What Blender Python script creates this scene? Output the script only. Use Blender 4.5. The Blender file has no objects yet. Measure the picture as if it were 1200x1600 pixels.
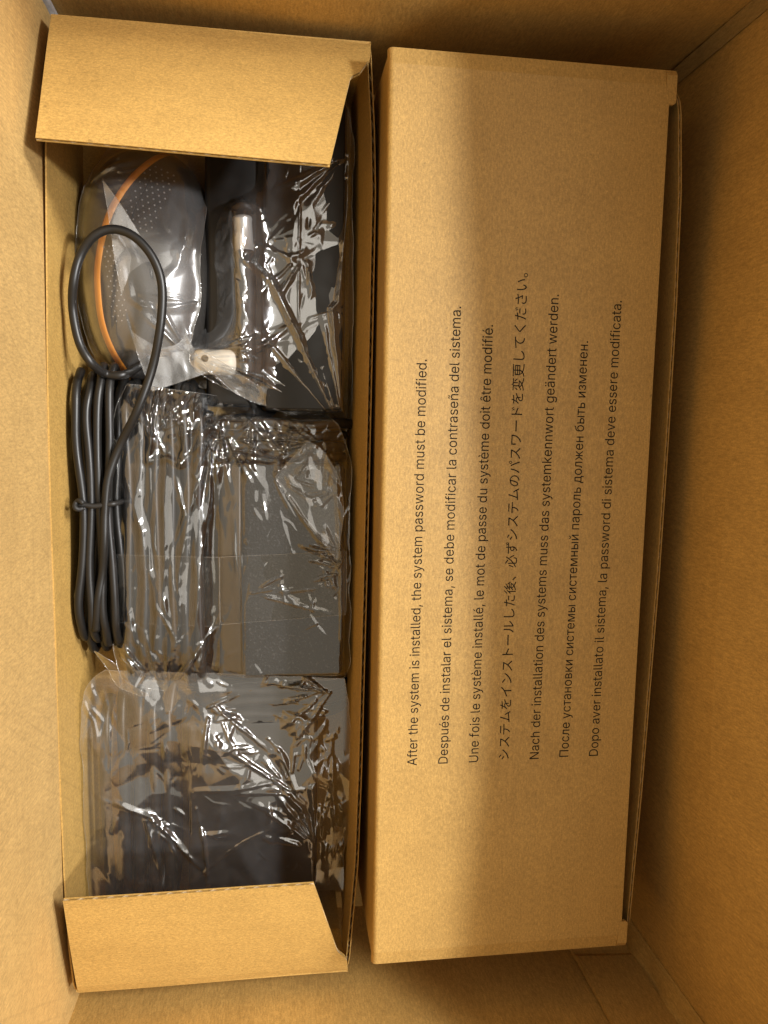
import bpy, bmesh, math, random
import numpy as np
from mathutils import Vector, Matrix
from mathutils.geometry import delaunay_2d_cdt

# ------------------------------------------------------------------ camera, light, exposure
sc = bpy.context.scene
COL = sc.collection
cam_data = bpy.data.cameras.new('camera')
cam_data.sensor_fit = 'VERTICAL'; cam_data.sensor_height = 36.0; cam_data.sensor_width = 27.0
cam_data.lens = 1218.0 / 1600.0 * 36.0
cam_data.clip_start = 0.01; cam_data.clip_end = 50.0
cam = bpy.data.objects.new('camera', cam_data); COL.objects.link(cam)
cam.location = (-0.0445, 0.0498, 0.3301)
cam.rotation_euler = (-0.1184, -0.1362, 0.0190)
sc.camera = cam

world = bpy.data.worlds.new('World'); sc.world = world; world.use_nodes = True
bg = world.node_tree.nodes['Background']
bg.inputs[0].default_value = (1.0, 0.87, 0.68, 1); bg.inputs[1].default_value = 0.55

def lamp(name, loc, target, size, power, color):
    d = bpy.data.lights.new(name, 'AREA'); d.shape = 'DISK'; d.size = size; d.energy = power; d.color = color
    o = bpy.data.objects.new(name, d); COL.objects.link(o)
    o.location = loc
    o.rotation_euler = (Vector(target) - Vector(loc)).to_track_quat('-Z', 'Y').to_euler()
    return o
lamp('room_lamp', (0.85, 0.06, 1.15), (-0.02, 0.0, -0.03), 0.095, 16.5, (1.0, 1.0, 1.02))        # bulb to the right, over the carton's rim
lamp('soft_fill', (0.90, 0.15, 1.80), (0.0, 0.0, -0.05), 1.5, 9.0, (1.0, 0.94, 0.84))         # broad dim fill, added for soft light and reflections in the film
lamp('wall_fill', (1.08, 0.76, 1.25), (-0.10, -0.10, 0.0), 0.45, 42.0, (1.0, 0.98, 0.94))         # low fill light, added to brighten the left and near walls
sc.view_settings.view_transform = 'Standard'
sc.view_settings.look = 'None'
sc.view_settings.exposure = 0.0
sc.view_settings.gamma = 1.0
sc.cycles.transparent_max_bounces = 14
sc.cycles.max_bounces = 7; sc.cycles.diffuse_bounces = 4; sc.cycles.glossy_bounces = 3
sc.cycles.caustics_reflective = False; sc.cycles.caustics_refractive = False
sc.cycles.sample_clamp_indirect = 6.0

MM = 0.001
rng = np.random.RandomState(7)

# ------------------------------------------------------------------ mesh helpers (all lengths in mm)
def link(o, parent):
    COL.objects.link(o)
    if parent is not None:
        o.parent = parent
        o.location = -Vector(parent.location) if parent.parent is None else (0, 0, 0)
    return o

def build(name, verts, faces, mat, parent=None, smooth=False, ori=True):
    me = bpy.data.meshes.new(name)
    v = np.asarray(verts, dtype=float) * MM
    me.from_pydata([tuple(p) for p in v], [], [tuple(int(i) for i in f) for f in faces])
    if ori:
        bm = bmesh.new(); bm.from_mesh(me); bmesh.ops.recalc_face_normals(bm, faces=bm.faces); bm.to_mesh(me); bm.free()
    if smooth:
        me.polygons.foreach_set('use_smooth', [True] * len(me.polygons))
    me.materials.append(mat)
    return link(bpy.data.objects.new(name, me), parent)

def thing(name, label, cat, base, group=None):
    o = bpy.data.objects.new(name, None); COL.objects.link(o)
    o.empty_display_size = 0.02
    o.location = Vector(base) * MM
    o['label'] = label; o['category'] = cat
    if group: o['group'] = group
    return o

class MB:
    def __init__(s): s.v = []; s.f = []
    def add(s, v, f):
        n = len(s.v); s.v += [tuple(p) for p in v]; s.f += [tuple(i + n for i in q) for q in f]
    def box(s, lo, hi):
        x0, y0, z0 = lo; x1, y1, z1 = hi
        s.add([(x0,y0,z0),(x1,y0,z0),(x1,y1,z0),(x0,y1,z0),(x0,y0,z1),(x1,y0,z1),(x1,y1,z1),(x0,y1,z1)],
              [(0,3,2,1),(4,5,6,7),(0,1,5,4),(1,2,6,5),(2,3,7,6),(3,0,4,7)])
    def tube(s, pts, r, n=10, cap=True):
        P = [Vector(p) for p in pts]; m = len(P)
        R = r if hasattr(r, '__len__') else [r] * m
        t0 = (P[1] - P[0]).normalized()
        a = t0.cross(Vector((0.3, 0.2, 1))).normalized()
        V = []
        for i in range(m):
            t = (P[min(i + 1, m - 1)] - P[max(i - 1, 0)])
            t = t.normalized() if t.length > 1e-9 else t0
            a = (a - t * a.dot(t)).normalized(); b = t.cross(a)
            for k in range(n):
                th = 2 * math.pi * k / n
                V.append(P[i] + (a * math.cos(th) + b * math.sin(th)) * R[i])
        F = [(i*n + k, i*n + (k+1) % n, (i+1)*n + (k+1) % n, (i+1)*n + k) for i in range(m - 1) for k in range(n)]
        if cap:
            F += [tuple(reversed(range(n))), tuple((m-1)*n + k for k in range(n))]
        s.add(V, F)
    def grid(s, A):                      # A: rows x cols x 3
        h, w = A.shape[:2]
        s.add(A.reshape(-1, 3), [(j*w+i, j*w+i+1, (j+1)*w+i+1, (j+1)*w+i) for j in range(h-1) for i in range(w-1)])
    def build(s, name, mat, parent=None, smooth=False, ori=True):
        return build(name, s.v, s.f, mat, parent, smooth, ori)

def spline(pts, step=1.5):
    P = np.asarray(pts, float); n = len(P)
    Q = np.vstack([2*P[0]-P[1], P, 2*P[-1]-P[-2]])
    out = []
    for i in range(n - 1):
        p0, p1, p2, p3 = Q[i:i+4]
        k = max(2, int(np.linalg.norm(p2 - p1) / step))
        for t in np.arange(k) / k:
            out.append(0.5*((2*p1)+(-p0+p2)*t+(2*p0-5*p1+4*p2-p3)*t*t+(-p0+3*p1-3*p2+p3)*t**3))
    out.append(P[-1])
    return np.array(out)

def smoothstep(a, b, x):
    t = np.clip((x - a) / (b - a), 0, 1); return t * t * (3 - 2 * t)

# ------------------------------------------------------------------ procedural materials
def new_mat(name):
    m = bpy.data.materials.new(name); m.use_nodes = True
    nt = m.node_tree; nt.nodes.clear()
    return m, nt, nt.nodes.new('ShaderNodeOutputMaterial')
def N(nt, typ, **kw):
    n = nt.nodes.new(typ)
    for k, v in kw.items(): setattr(n, k, v)
    return n
def coords(nt, scale):
    tc = N(nt, 'ShaderNodeTexCoord'); mp = N(nt, 'ShaderNodeMapping')
    mp.inputs['Scale'].default_value = scale
    nt.links.new(tc.outputs['Object'], mp.inputs['Vector'])
    return mp.outputs['Vector']
def noise(nt, vec, scale, detail=3, rough=0.55, dist=0.0):
    n = N(nt, 'ShaderNodeTexNoise'); nt.links.new(vec, n.inputs['Vector'])
    n.inputs['Scale'].default_value = scale; n.inputs['Detail'].default_value = detail
    n.inputs['Roughness'].default_value = rough; n.inputs['Distortion'].default_value = dist
    return n.outputs['Fac']
def ramp(nt, fac, stops):
    r = N(nt, 'ShaderNodeValToRGB'); nt.links.new(fac, r.inputs[0])
    els = r.color_ramp.elements
    while len(els) < len(stops): els.new(0.5)
    for e, (p, c) in zip(els, stops):
        e.position = p; e.color = (c, c, c, 1) if not hasattr(c, '__len__') else (*c, 1)
    return r.outputs[0]
def mixc(nt, a, b, fac, mode='MIX'):
    m = N(nt, 'ShaderNodeMix', data_type='RGBA', blend_type=mode)
    for s, v in (('A', a), ('B', b)):
        i = [q for q in m.inputs if q.name == s and q.type == 'RGBA'][0]
        if hasattr(v, 'is_linked'): nt.links.new(v, i)
        else: i.default_value = (*v, 1)
    if hasattr(fac, 'is_linked'): nt.links.new(fac, m.inputs[0])
    else: m.inputs[0].default_value = fac
    return [q for q in m.outputs if q.type == 'RGBA'][0]
def math_(nt, op, a, b=None):
    m = N(nt, 'ShaderNodeMath', operation=op)
    for i, v in enumerate((a, b)):
        if v is None: continue
        if hasattr(v, 'is_linked'): nt.links.new(v, m.inputs[i])
        else: m.inputs[i].default_value = v
    return m.outputs[0]
def bump(nt, h, strength, dist, prev=None):
    b = N(nt, 'ShaderNodeBump'); b.inputs['Strength'].default_value = strength; b.inputs['Distance'].default_value = dist
    nt.links.new(h, b.inputs['Height'])
    if prev is not None: nt.links.new(prev, b.inputs['Normal'])
    return b.outputs[0]

def cardboard(name, col, stretch=(1, 1, 1), flute=None, rub=0.0, rough=0.62, grain=1.0):
    m, nt, out = new_mat(name)
    v = coords(nt, tuple(1000.0 * s for s in stretch))       # mm space, fibres drawn out along one axis
    viso = coords(nt, (1000.0, 1000.0, 1000.0))
    fib = noise(nt, v, 1.1, 4, 0.6)
    fine = noise(nt, viso, 1.5, 3, 0.7)
    blot = noise(nt, viso, 0.045, 3, 0.5)
    c = mixc(nt, tuple(x * 0.80 for x in col), tuple(min(1, x * 1.20) for x in col), ramp(nt, fib, [(0.30, 0.0), (0.70, 1.0)]))
    c = mixc(nt, c, mixc(nt, (0.68, 0.65, 0.58), (1.28, 1.29, 1.32), ramp(nt, fine, [(0.32, 0.0), (0.68, 1.0)])), 0.48 * grain, 'MULTIPLY')
    c = mixc(nt, c, mixc(nt, (0.88, 0.87, 0.86), (1.08, 1.08, 1.08), ramp(nt, blot, [(0.3, 0.0), (0.7, 1.0)])), 0.5, 'MULTIPLY')
    strk = noise(nt, coords(nt, tuple(1000.0 * (0.06 if q == min(stretch) else 1.0) for q in stretch)), 0.22, 3, 0.6)
    c = mixc(nt, c, mixc(nt, (0.86, 0.85, 0.83), (1.10, 1.10, 1.10), ramp(nt, strk, [(0.35, 0.0), (0.65, 1.0)])), 0.18, 'MULTIPLY')
    scf = math_(nt, 'MULTIPLY', ramp(nt, noise(nt, viso, 0.09, 4, 0.7, 1.5), [(0.63, 0.0), (0.72, 1.0)]), 0.12)
    c = mixc(nt, c, tuple(min(1, x * 1.35 + 0.02) for x in col), scf)
    speck = noise(nt, viso, 0.42, 1, 0.5)
    c = mixc(nt, c, tuple(x * 0.45 for x in col), math_(nt, 'MULTIPLY', ramp(nt, speck, [(0.765, 0.0), (0.80, 1.0)]), 0.55))
    lint = noise(nt, coords(nt, (700.0, 1300.0, 900.0)), 0.75, 3, 0.6, 2.2)
    c = mixc(nt, c, tuple(min(1, x * 1.55) for x in col), math_(nt, 'MULTIPLY', ramp(nt, lint, [(0.60, 0.0), (0.68, 1.0)]), 0.38))
    nrm = bump(nt, fib, 0.22, 0.0002)
    if flute is not None:                                     # washboard of the fluting under the liner
        w = N(nt, 'ShaderNodeTexWave', wave_type='BANDS', bands_direction=flute, wave_profile='SIN')
        w.inputs['Scale'].default_value = 0.05; w.inputs['Distortion'].default_value = 0.6; w.inputs['Detail Scale'].default_value = 0.3
        nt.links.new(viso, w.inputs['Vector'])
        nrm = bump(nt, w.outputs['Fac'], 0.10, 0.0003, nrm)
    if rub > 0:                                               # slanting rub marks
        tc = N(nt, 'ShaderNodeTexCoord'); mp = N(nt, 'ShaderNodeMapping')
        mp.inputs['Rotation'].default_value = (math.radians(38), 0, 0); mp.inputs['Scale'].default_value = (300, 60, 1000)
        nt.links.new(tc.outputs['Object'], mp.inputs['Vector'])
        rb = noise(nt, mp.outputs['Vector'], 0.35, 2, 0.5, 0.4)
        c = mixc(nt, c, tuple(x * 0.74 for x in col), math_(nt, 'MULTIPLY', ramp(nt, rb, [(0.56, 0.0), (0.68, 1.0)]), rub))
        mp2 = N(nt, 'ShaderNodeMapping'); mp2.inputs['Rotation'].default_value = (math.radians(34), 0, 0); mp2.inputs['Scale'].default_value = (1000, 1000, 1000)
        nt.links.new(tc.outputs['Object'], mp2.inputs['Vector'])
        wv = N(nt, 'ShaderNodeTexWave', wave_type='BANDS', bands_direction='Y', wave_profile='SIN')
        wv.inputs['Scale'].default_value = 0.045; wv.inputs['Distortion'].default_value = 1.6; wv.inputs['Detail'].default_value = 2; wv.inputs['Detail Scale'].default_value = 0.15
        nt.links.new(mp2.outputs['Vector'], wv.inputs['Vector'])
        msk = ramp(nt, noise(nt, viso, 0.03, 2, 0.5), [(0.42, 0.0), (0.60, 1.0)])
        ln_ = math_(nt, 'MULTIPLY', ramp(nt, wv.outputs['Fac'], [(0.93, 0.0), (1.0, 1.0)]), msk)
        c = mixc(nt, c, tuple(x * 0.62 for x in col), math_(nt, 'MULTIPLY', ln_, rub))
    p = N(nt, 'ShaderNodeBsdfPrincipled')
    nt.links.new(c, p.inputs['Base Color']); nt.links.new(nrm, p.inputs['Normal'])
    p.inputs['Roughness'].default_value = rough; p.inputs['Specular IOR Level'].default_value = 0.35
    nt.links.new(p.outputs[0], out.inputs[0])
    return m

def plastic(name, col, rough=0.4, grain=0.0, gscale=2.0, metal=0.0, spec=0.5):
    m, nt, out = new_mat(name)
    p = N(nt, 'ShaderNodeBsdfPrincipled')
    viso = coords(nt, (1000.0, 1000.0, 1000.0))
    n1 = noise(nt, viso, 0.12, 3, 0.5)
    c = mixc(nt, tuple(x * 0.85 for x in col), tuple(min(1, x * 1.15) for x in col), n1)
    if grain > 0:
        g = noise(nt, viso, gscale, 2, 0.6)
        nt.links.new(bump(nt, g, grain, 0.0004), p.inputs['Normal'])
        c = mixc(nt, c, tuple(min(1, x * 3.0 + 0.035) for x in col), math_(nt, 'MULTIPLY', ramp(nt, g, [(0.58, 0.0), (0.68, 1.0)]), 0.8))
    nt.links.new(c, p.inputs['Base Color'])
    r = ramp(nt, n1, [(0.3, rough * 0.85), (0.7, min(1, rough * 1.15))])
    nt.links.new(r, p.inputs['Roughness'])
    p.inputs['Metallic'].default_value = metal; p.inputs['Specular IOR Level'].default_value = spec
    nt.links.new(p.outputs[0], out.inputs[0])
    return m

def film_mat(name, haze=0.03, rough=0.07, base=0.10, tint=(0.97, 0.97, 0.97), wrinkle=0.25, wscale=0.35):
    """Thin clear plastic: mostly see-through, mirror-like by angle, a little milky."""
    m, nt, out = new_mat(name)
    viso = coords(nt, (1000.0, 1000.0, 1000.0))
    n1 = noise(nt, viso, wscale * 0.3, 2, 0.5, 0.8)
    lw = N(nt, 'ShaderNodeLayerWeight'); lw.inputs['Blend'].default_value = 0.5
    f = math_(nt, 'POWER', lw.outputs['Facing'], 2.6)
    f = math_(nt, 'ADD', math_(nt, 'MULTIPLY', f, 0.85), base)
    f = math_(nt, 'MINIMUM', f, 0.92)
    tr = N(nt, 'ShaderNodeBsdfTransparent'); tr.inputs[0].default_value = (*tint, 1)
    gl = N(nt, 'ShaderNodeBsdfGlossy'); gl.inputs['Roughness'].default_value = rough
    gl.inputs['Color'].default_value = (1, 1, 1, 1)
    mx = N(nt, 'ShaderNodeMixShader'); nt.links.new(f, mx.inputs[0]); nt.links.new(tr.outputs[0], mx.inputs[1]); nt.links.new(gl.outputs[0], mx.inputs[2])
    df = N(nt, 'ShaderNodeBsdfDiffuse'); df.inputs[0].default_value = (0.82, 0.82, 0.82, 1)
    hz = math_(nt, 'MULTIPLY', ramp(nt, n1, [(0.3, 0.55), (0.7, 1.0)]), haze * 1.4)
    mx2 = N(nt, 'ShaderNodeMixShader'); nt.links.new(hz, mx2.inputs[0]); nt.links.new(mx.outputs[0], mx2.inputs[1]); nt.links.new(df.outputs[0], mx2.inputs[2])
    nt.links.new(mx2.outputs[0], out.inputs[0])
    return m

KRAFT = (0.47, 0.315, 0.150)
M_carton = cardboard('carton_board', (0.49, 0.318, 0.118), (1, 1, 0.25), None, rub=0.28)  # left wall only; its paler colour stands in for sheen
M_carton_r = cardboard('carton_board_plain', (0.52, 0.318, 0.094), (1, 1, 0.25), 'Y')
M_carton_y = cardboard('carton_board_end', (0.49, 0.305, 0.092), (1, 1, 0.25), 'X')
M_tray = cardboard('tray_board', (0.47, 0.293, 0.085), (0.6, 1.3, 1), None, grain=1.0)
M_trayw = cardboard('tray_wall_board', (0.46, 0.285, 0.082), (1, 1, 0.4), 'Y', rub=0.25)
M_box = cardboard('printed_box_board', (0.45, 0.280, 0.086), (1.2, 0.45, 1), None, rough=0.48)
M_flute = cardboard('fluting_paper', (0.74, 0.57, 0.34))
M_gum = cardboard('gummed_paper_tape', (0.34, 0.22, 0.08), (1, 1, 0.2), None, rough=0.5)
M_ink = plastic('printing_ink', (0.012, 0.010, 0.008), 0.8, 0.2, 1.4, spec=0.1)
M_black = plastic('black_rubber', (0.014, 0.013, 0.012), 0.55)
M_cord = plastic('black_cord_jacket', (0.010, 0.0095, 0.009), 0.40)
M_brick = plastic('textured_black_plastic', (0.013, 0.012, 0.011), 0.5, 0.9, 0.85, spec=0.2)
M_brick2 = plastic('smooth_black_plastic', (0.012, 0.011, 0.010), 0.35)
M_mouse = plastic('mouse_shell_plastic', (0.026, 0.024, 0.022), 0.40, 0.10, 3.0)
M_orange = plastic('orange_plastic', (1.0, 0.33, 0.02), 0.5)
M_steel = plastic('brushed_steel', (0.88, 0.87, 0.85), 0.32, 0, 1, 0.65)
M_ivory = plastic('ivory_plastic', (0.84, 0.79, 0.68), 0.4)
M_film = film_mat('clear_film', 0.022, 0.12, 0.20, wrinkle=0.06)
M_film_mid = film_mat('clear_film_tight', 0.008, 0.075, 0.125, wrinkle=0.07)
M_film_low = film_mat('clear_film_crumpled', 0.026, 0.12, 0.20, (0.96, 0.95, 0.93), wrinkle=0.10)
M_film_in = film_mat('clear_film_inner', 0.004, 0.07, 0.03, wrinkle=0.05)
M_film_mouse = film_mat('milky_film', 0.055, 0.20, 0.16, wrinkle=0.10, wscale=0.18)
M_tape = film_mat('clear_tape', 0.004, 0.10, 0.03, (0.93, 0.91, 0.87), wrinkle=0.05)
M_tape_c = film_mat('clear_tape_crinkled', 0.35, 0.10, 0.25, (0.9, 0.9, 0.88), wrinkle=0.6, wscale=0.5)

# ------------------------------------------------------------------ corrugated board
def corr(name, origin, U, V, Nn, prof, t, mat, parent, warp=None, flutes=True, du=4.0, nv=6, wl=6.4, fm=None):
    """A board: prof = [(u, v0, v1), ...]; two liners with a wavy sheet between them, flutes running along V."""
    O = np.array(origin, float); U = np.array(U, float); V = np.array(V, float); Nn = np.array(Nn, float)
    U /= np.linalg.norm(U); V /= np.linalg.norm(V); Nn /= np.linalg.norm(Nn)
    pu = np.array([p[0] for p in prof]); p0 = np.array([p[1] for p in prof]); p1 = np.array([p[2] for p in prof])
    us = np.unique(np.concatenate([pu, np.arange(pu[0], pu[-1], du)]))
    ft = np.linspace(0, 1, nv + 1)
    lt = 0.36 if flutes else t
    mb = MB()
    def place(u, v, n):
        P = O + u[..., None] * U + v[..., None] * V + n[..., None] * Nn
        return warp(P) if warp else P
    for n0 in ((0.0, t - lt) if flutes else (0.0,)):
        uu = us[:, None] + 0 * ft[None]
        vv = np.interp(us, pu, p0)[:, None] * (1 - ft) + np.interp(us, pu, p1)[:, None] * ft
        A = place(uu, vv, 0 * uu + n0); B = place(uu, vv, 0 * uu + n0 + lt)
        h, w = A.shape[:2]
        V_ = np.vstack([A.reshape(-1, 3), B.reshape(-1, 3)]); k = h * w
        F = []
        for j in range(h - 1):
            for i in range(w - 1):
                a = j*w+i; F.append((a, a+1, a+w+1, a+w)); F.append((k+a, k+a+w, k+a+w+1, k+a+1))
        for j in range(h - 1):
            F.append((j*w, (j+1)*w, k+(j+1)*w, k+j*w)); a = j*w+w-1; F.append((a, k+a, k+a+w, a+w))
        for i in range(w - 1):
            F.append((i, k+i, k+i+1, i+1)); a = (h-1)*w+i; F.append((a, a+1, k+a+1, k+a))
        mb.add(V_, F)
    o = mb.build(name, mat, parent)
    if flutes:
        uw = np.arange(pu[0] + 0.3, pu[-1] - 0.3, wl / 10.0)
        ww = (t / 2) + (t / 2 - lt) * np.sin(2 * math.pi * uw / wl)
        fv = np.linspace(0.006, 0.994, 5)
        vv = np.interp(uw, pu, p0)[:, None] * (1 - fv) + np.interp(uw, pu, p1)[:, None] * fv
        A = place(uw[:, None] + 0 * fv[None], vv, ww[:, None] + 0 * fv[None])
        m2 = MB(); m2.grid(A)
        for ue in (pu[0] + 0.15, pu[-1] - 0.15):                 # the board's long sides are closed by the crushed medium
            va = np.interp(ue, pu, p0); vb = np.interp(ue, pu, p1)
            vs = np.linspace(va + .1, max(vb - .1, va + .2), 24)
            m2.grid(np.stack([place(0 * vs + ue, vs, 0 * vs + lt * 0.6), place(0 * vs + ue, vs, 0 * vs + t - lt * 0.6)], 1))
        m2.build('fluting', fm or M_flute, o, True)
    return o

# ------------------------------------------------------------------ the shipping carton
XL, XR, YB, YT, ZF, ZT = -144.8, 154.5, -241.7, 226.8, -96.0, 172.0
carton = thing('shipping_carton', 'large open brown corrugated carton that holds the tray and the printed box', 'carton', (0, 0, ZF))
def bow_right(P):
    P = P.copy(); h = np.clip((P[..., 2] - 20) / (ZT - 20), 0, 1)
    P[..., 0] += h * (11.0 * np.exp(-((P[..., 1] + 60) / 120.0) ** 2) - 9.0 * smoothstep(80, 220, P[..., 1]))
    P[..., 0] += 0.5 * np.sin(P[..., 1] / 37.0) * np.sin(P[..., 2] / 29.0)
    P[..., 0] -= 9.5 * np.sin(np.clip((P[..., 1] - YB) / (YT - YB), 0, 1) * math.pi) ** 1.2 * (1 - smoothstep(-10, 110, P[..., 2]))   # pressed in against the box
    return P
def bow_left(P):
    P = P.copy()
    P[..., 0] += 0.3 * np.sin(P[..., 1] / 41.0 + 1) * np.sin(P[..., 2] / 31.0) + 2.2 * (1 - smoothstep(-45, 20, P[..., 2]))
    return P
def bow_y(P):
    P = P.copy(); far = P[..., 1] > 0
    P[..., 1] += np.where(far, 45.0 * np.clip((P[..., 2] - 30) / 142.0, 0, 1) ** 1.3, 0)      # the far wall leans out towards its rim
    inn = 8.0 * np.sin(np.clip((P[..., 0] - XL) / (XR - XL), 0, 1) * math.pi) ** 1.2 * (1 - smoothstep(-10, 110, P[..., 2]))
    P[..., 1] += np.where(far, -inn, inn)
    P[..., 1] += 0.5 * np.sin(P[..., 0] / 33.0) * np.sin(P[..., 2] / 27.0 + 1); return P
corr('floor', (XL - 4, YB - 4, ZF - 4), (1, 0, 0), (0, 1, 0), (0, 0, 1), [(0, 0, YT - YB + 8), (XR - XL + 8, 0, YT - YB + 8)], 4.0, M_carton_y, carton, None, False, 40)
corr('wall', (XL, YB - 4, ZF), (0, 1, 0), (0, 0, 1), (-1, 0, 0), [(0, 0, ZT - ZF), (YT - YB + 8, 0, ZT - ZF), (YT - YB + 60, 120, ZT - ZF)], 4.0, M_carton, carton, bow_left, False, 8, 30)
corr('wall', (XR, YB - 4, ZF), (0, 1, 0), (0, 0, 1), (1, 0, 0), [(0, 0, ZT - ZF), (YT - YB + 8, 0, ZT - ZF), (YT - YB + 60, 120, ZT - ZF)], 4.0, M_carton_r, carton, bow_right, False, 8, 30)
corr('wall', (XL, YT, ZF), (1, 0, 0), (0, 0, 1), (0, 1, 0), [(0.2, 0, ZT - ZF), (XR - XL - 0.2, 0, ZT - ZF)], 4.0, M_carton_y, carton, bow_y, False, 8, 30)
corr('wall', (XL, YB, ZF), (1, 0, 0), (0, 0, 1), (0, -1, 0), [(0.2, 0, ZT - ZF), (XR - XL - 0.2, 0, ZT - ZF)], 4.0, M_carton_y, carton, bow_y, False, 8, 30)
# glue flap lapped on the near end wall, with a crushed crease
def crease(P):
    P = bow_y(P); P[..., 1] -= 1.2 * np.exp(-((P[..., 2] + 47) / 2.0) ** 2); return P
corr('glue_flap', (117.0, YB + 0.6, ZF + 1), (1, 0, 0), (0, 0, 1), (0, 1, 0), [(0, 0, 300), (33.0, 0, 300)], 2.6, M_carton_y, carton, crease, False, 3, 110)
# gummed paper in the right-hand corners, puckered
def corner_paper(name, cx, cy, sx, sy, wx, wy, seed, mat, amp):
    r = np.random.RandomState(seed)
    zs = np.arange(ZF + 2, ZT - 3, 2.5); m = 9
    A = np.zeros((len(zs), m, 3)); ph = r.rand(6) * 6
    for k in range(m):
        s = k / (m - 1)
        x = cx + sx * (wx * max(0, 1 - 2 * s) ** 1.0 + 0.8); y = cy + sy * (wy * max(0, 2 * s - 1) ** 1.0 + 0.8)
        puck = amp * (np.sin(zs / 9.0 + ph[0] + s * 3) * 0.5 + np.sin(zs / 4.3 + ph[1] - s * 5) * 0.25 + np.sin(zs / 17 + ph[2]) * 0.6) * math.sin(math.pi * s)
        A[:, k, 0] = x + sx * (abs(puck) + (1.6 * math.sin(math.pi * s) ** 2)); A[:, k, 1] = y + sy * (abs(puck) + 1.6 * math.sin(math.pi * s) ** 2); A[:, k, 2] = zs
    mb = MB(); mb.grid(A); o = mb.build(name, mat, carton, True)
    md = o.modifiers.new('solid', 'SOLIDIFY'); md.thickness = 0.0003
    return o
corner_paper('corner_tape', XR, YT, -1, -1, 3.5, 6.0, 3, M_gum, 0.5)
corner_paper('corner_tape', XR, YB, -1, 1, 4.0, 15.0, 5, M_carton_y, 1.3)
corner_paper('corner_tape', XL, YT, 1, -1, 3.2, 3.2, 8, M_tape_c, 0.9)

# ------------------------------------------------------------------ the open tray on the left
ZTR, ZTF = -28.0, -93.5
tray = thing('cardboard_tray', 'open brown corrugated tray with two folded end flaps, full of bagged accessories', 'tray', (-72, -4, ZTF - 1.8))
ry = np.array([-222.8, -217, -166, -117, -23, 37, 95, 151, 178, 204.5, 213.6]); rx = np.array([-9.0, -7.6, -4.0, -2.9, -1.9, -1.5, -1.1, -0.9, -1.9, -3.7, -4.2])
def warp_r(P):
    P = P.copy(); b = np.interp(P[..., 1], ry, rx)
    h = smoothstep(ZTF, ZTR, P[..., 2])
    P[..., 0] += b * h + (-4.6) * (1 - h); return P
ly = np.array([-222.8, -200, -164, -110, -50, 7, 63, 117, 161, 190, 213]); lx = np.array([-138.2, -140.2, -141.3, -142.0, -142.0, -142.4, -142.0, -140.8, -139.8, -138, -136.0]) - 0.3
def warp_l(P):
    P = P.copy(); b = np.interp(P[..., 1], ly, lx)
    h = smoothstep(ZTF, ZTR, P[..., 2])
    P[..., 0] += b * h + (-140.5) * (1 - h); return P
H = ZTR - ZTF
corr('side_wall', (0, -222.8, ZTF), (0, 1, 0), (0, 0, 1), (-1, 0, 0), [(0, 0, H - 3), (4, 0, H), (431, 0, H), (436.3, 0, H - 3)], 1.9, M_trayw, tray, warp_r)
corr('side_wall', (0, -222.8, ZTF), (0, 1, 0), (0, 0, 1), (-1, 0, 0), [(0, 0, H - 2), (4, 0, H), (431, 0, H), (435.5, 0, H - 2)], 0.7, M_trayw, tray, warp_l, False)
corr('floor', (-142, -222.5, ZTF - 1.8), (1, 0, 0), (0, 1, 0), (0, 0, 1), [(0, 0, 435.5), (137.0, 0, 435.5)], 1.8, M_trayw, tray, None, False, 40)
corr('end_wall', (-137, 213.5, ZTF), (1, 0, 0), (0, 0, 1), (0, -1, 0), [(0, 0, H), (132, 0, H)], 1.8, M_trayw, tray, None, False, 30)
corr('end_wall', (-138, -222.8, ZTF), (1, 0, 0), (0, 0, 1), (0, 1, 0), [(0, 0, H), (128, 0, H)], 1.8, M_trayw, tray, None, False, 30)
# end flaps: folded over at the crease, then springing up towards the free edge
def flap(y0, sgn, slope, prof, curl):
    V = np.array([0, -sgn, slope]); V /= np.linalg.norm(V); Nn = np.array([0, sgn * slope, 1.0]); Nn /= np.linalg.norm(Nn)
    def w(P):
        P = P.copy(); d = np.abs(P[..., 1] - y0)
        P[..., 2] += curl * np.sin(np.clip(d / 55.0, 0, 1) * math.pi) + 0.25 * np.sin(P[..., 0] / 23.0)
        P[..., 2] -= 1.2 * np.exp(-d / 1.6)
        return P
    return corr('end_flap', (0, y0, ZTR - 1.2), (1, 0, 0), tuple(V), tuple(Nn), prof, 1.8, M_tray, tray, w, True, 4.0, 12)
flap(213.0, 1, 0.456, [(-137.0, 60, 63.4), (-136.6, 0, 63.4), (-23.4, 0, 67.0), (-13.9, 0, 21.5), (-12.8, 0, 20.2), (-9.6, 0, 18.0), (-5.4, 0, 10.6), (-5.0, 0, 9.5), (-4.2, 0, 0.8)], 0.8)
flap(-222.8, -1, 0.335, [(-137.2, 0, 63.5), (-26.9, 0, 63.8), (-14.4, 0, 17.0), (-13.2, 0, 15.0), (-10.4, 0, 11.5), (-9.2, 0, 8.5), (-8.4, 0, 0.8)], 0.5)

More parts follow.
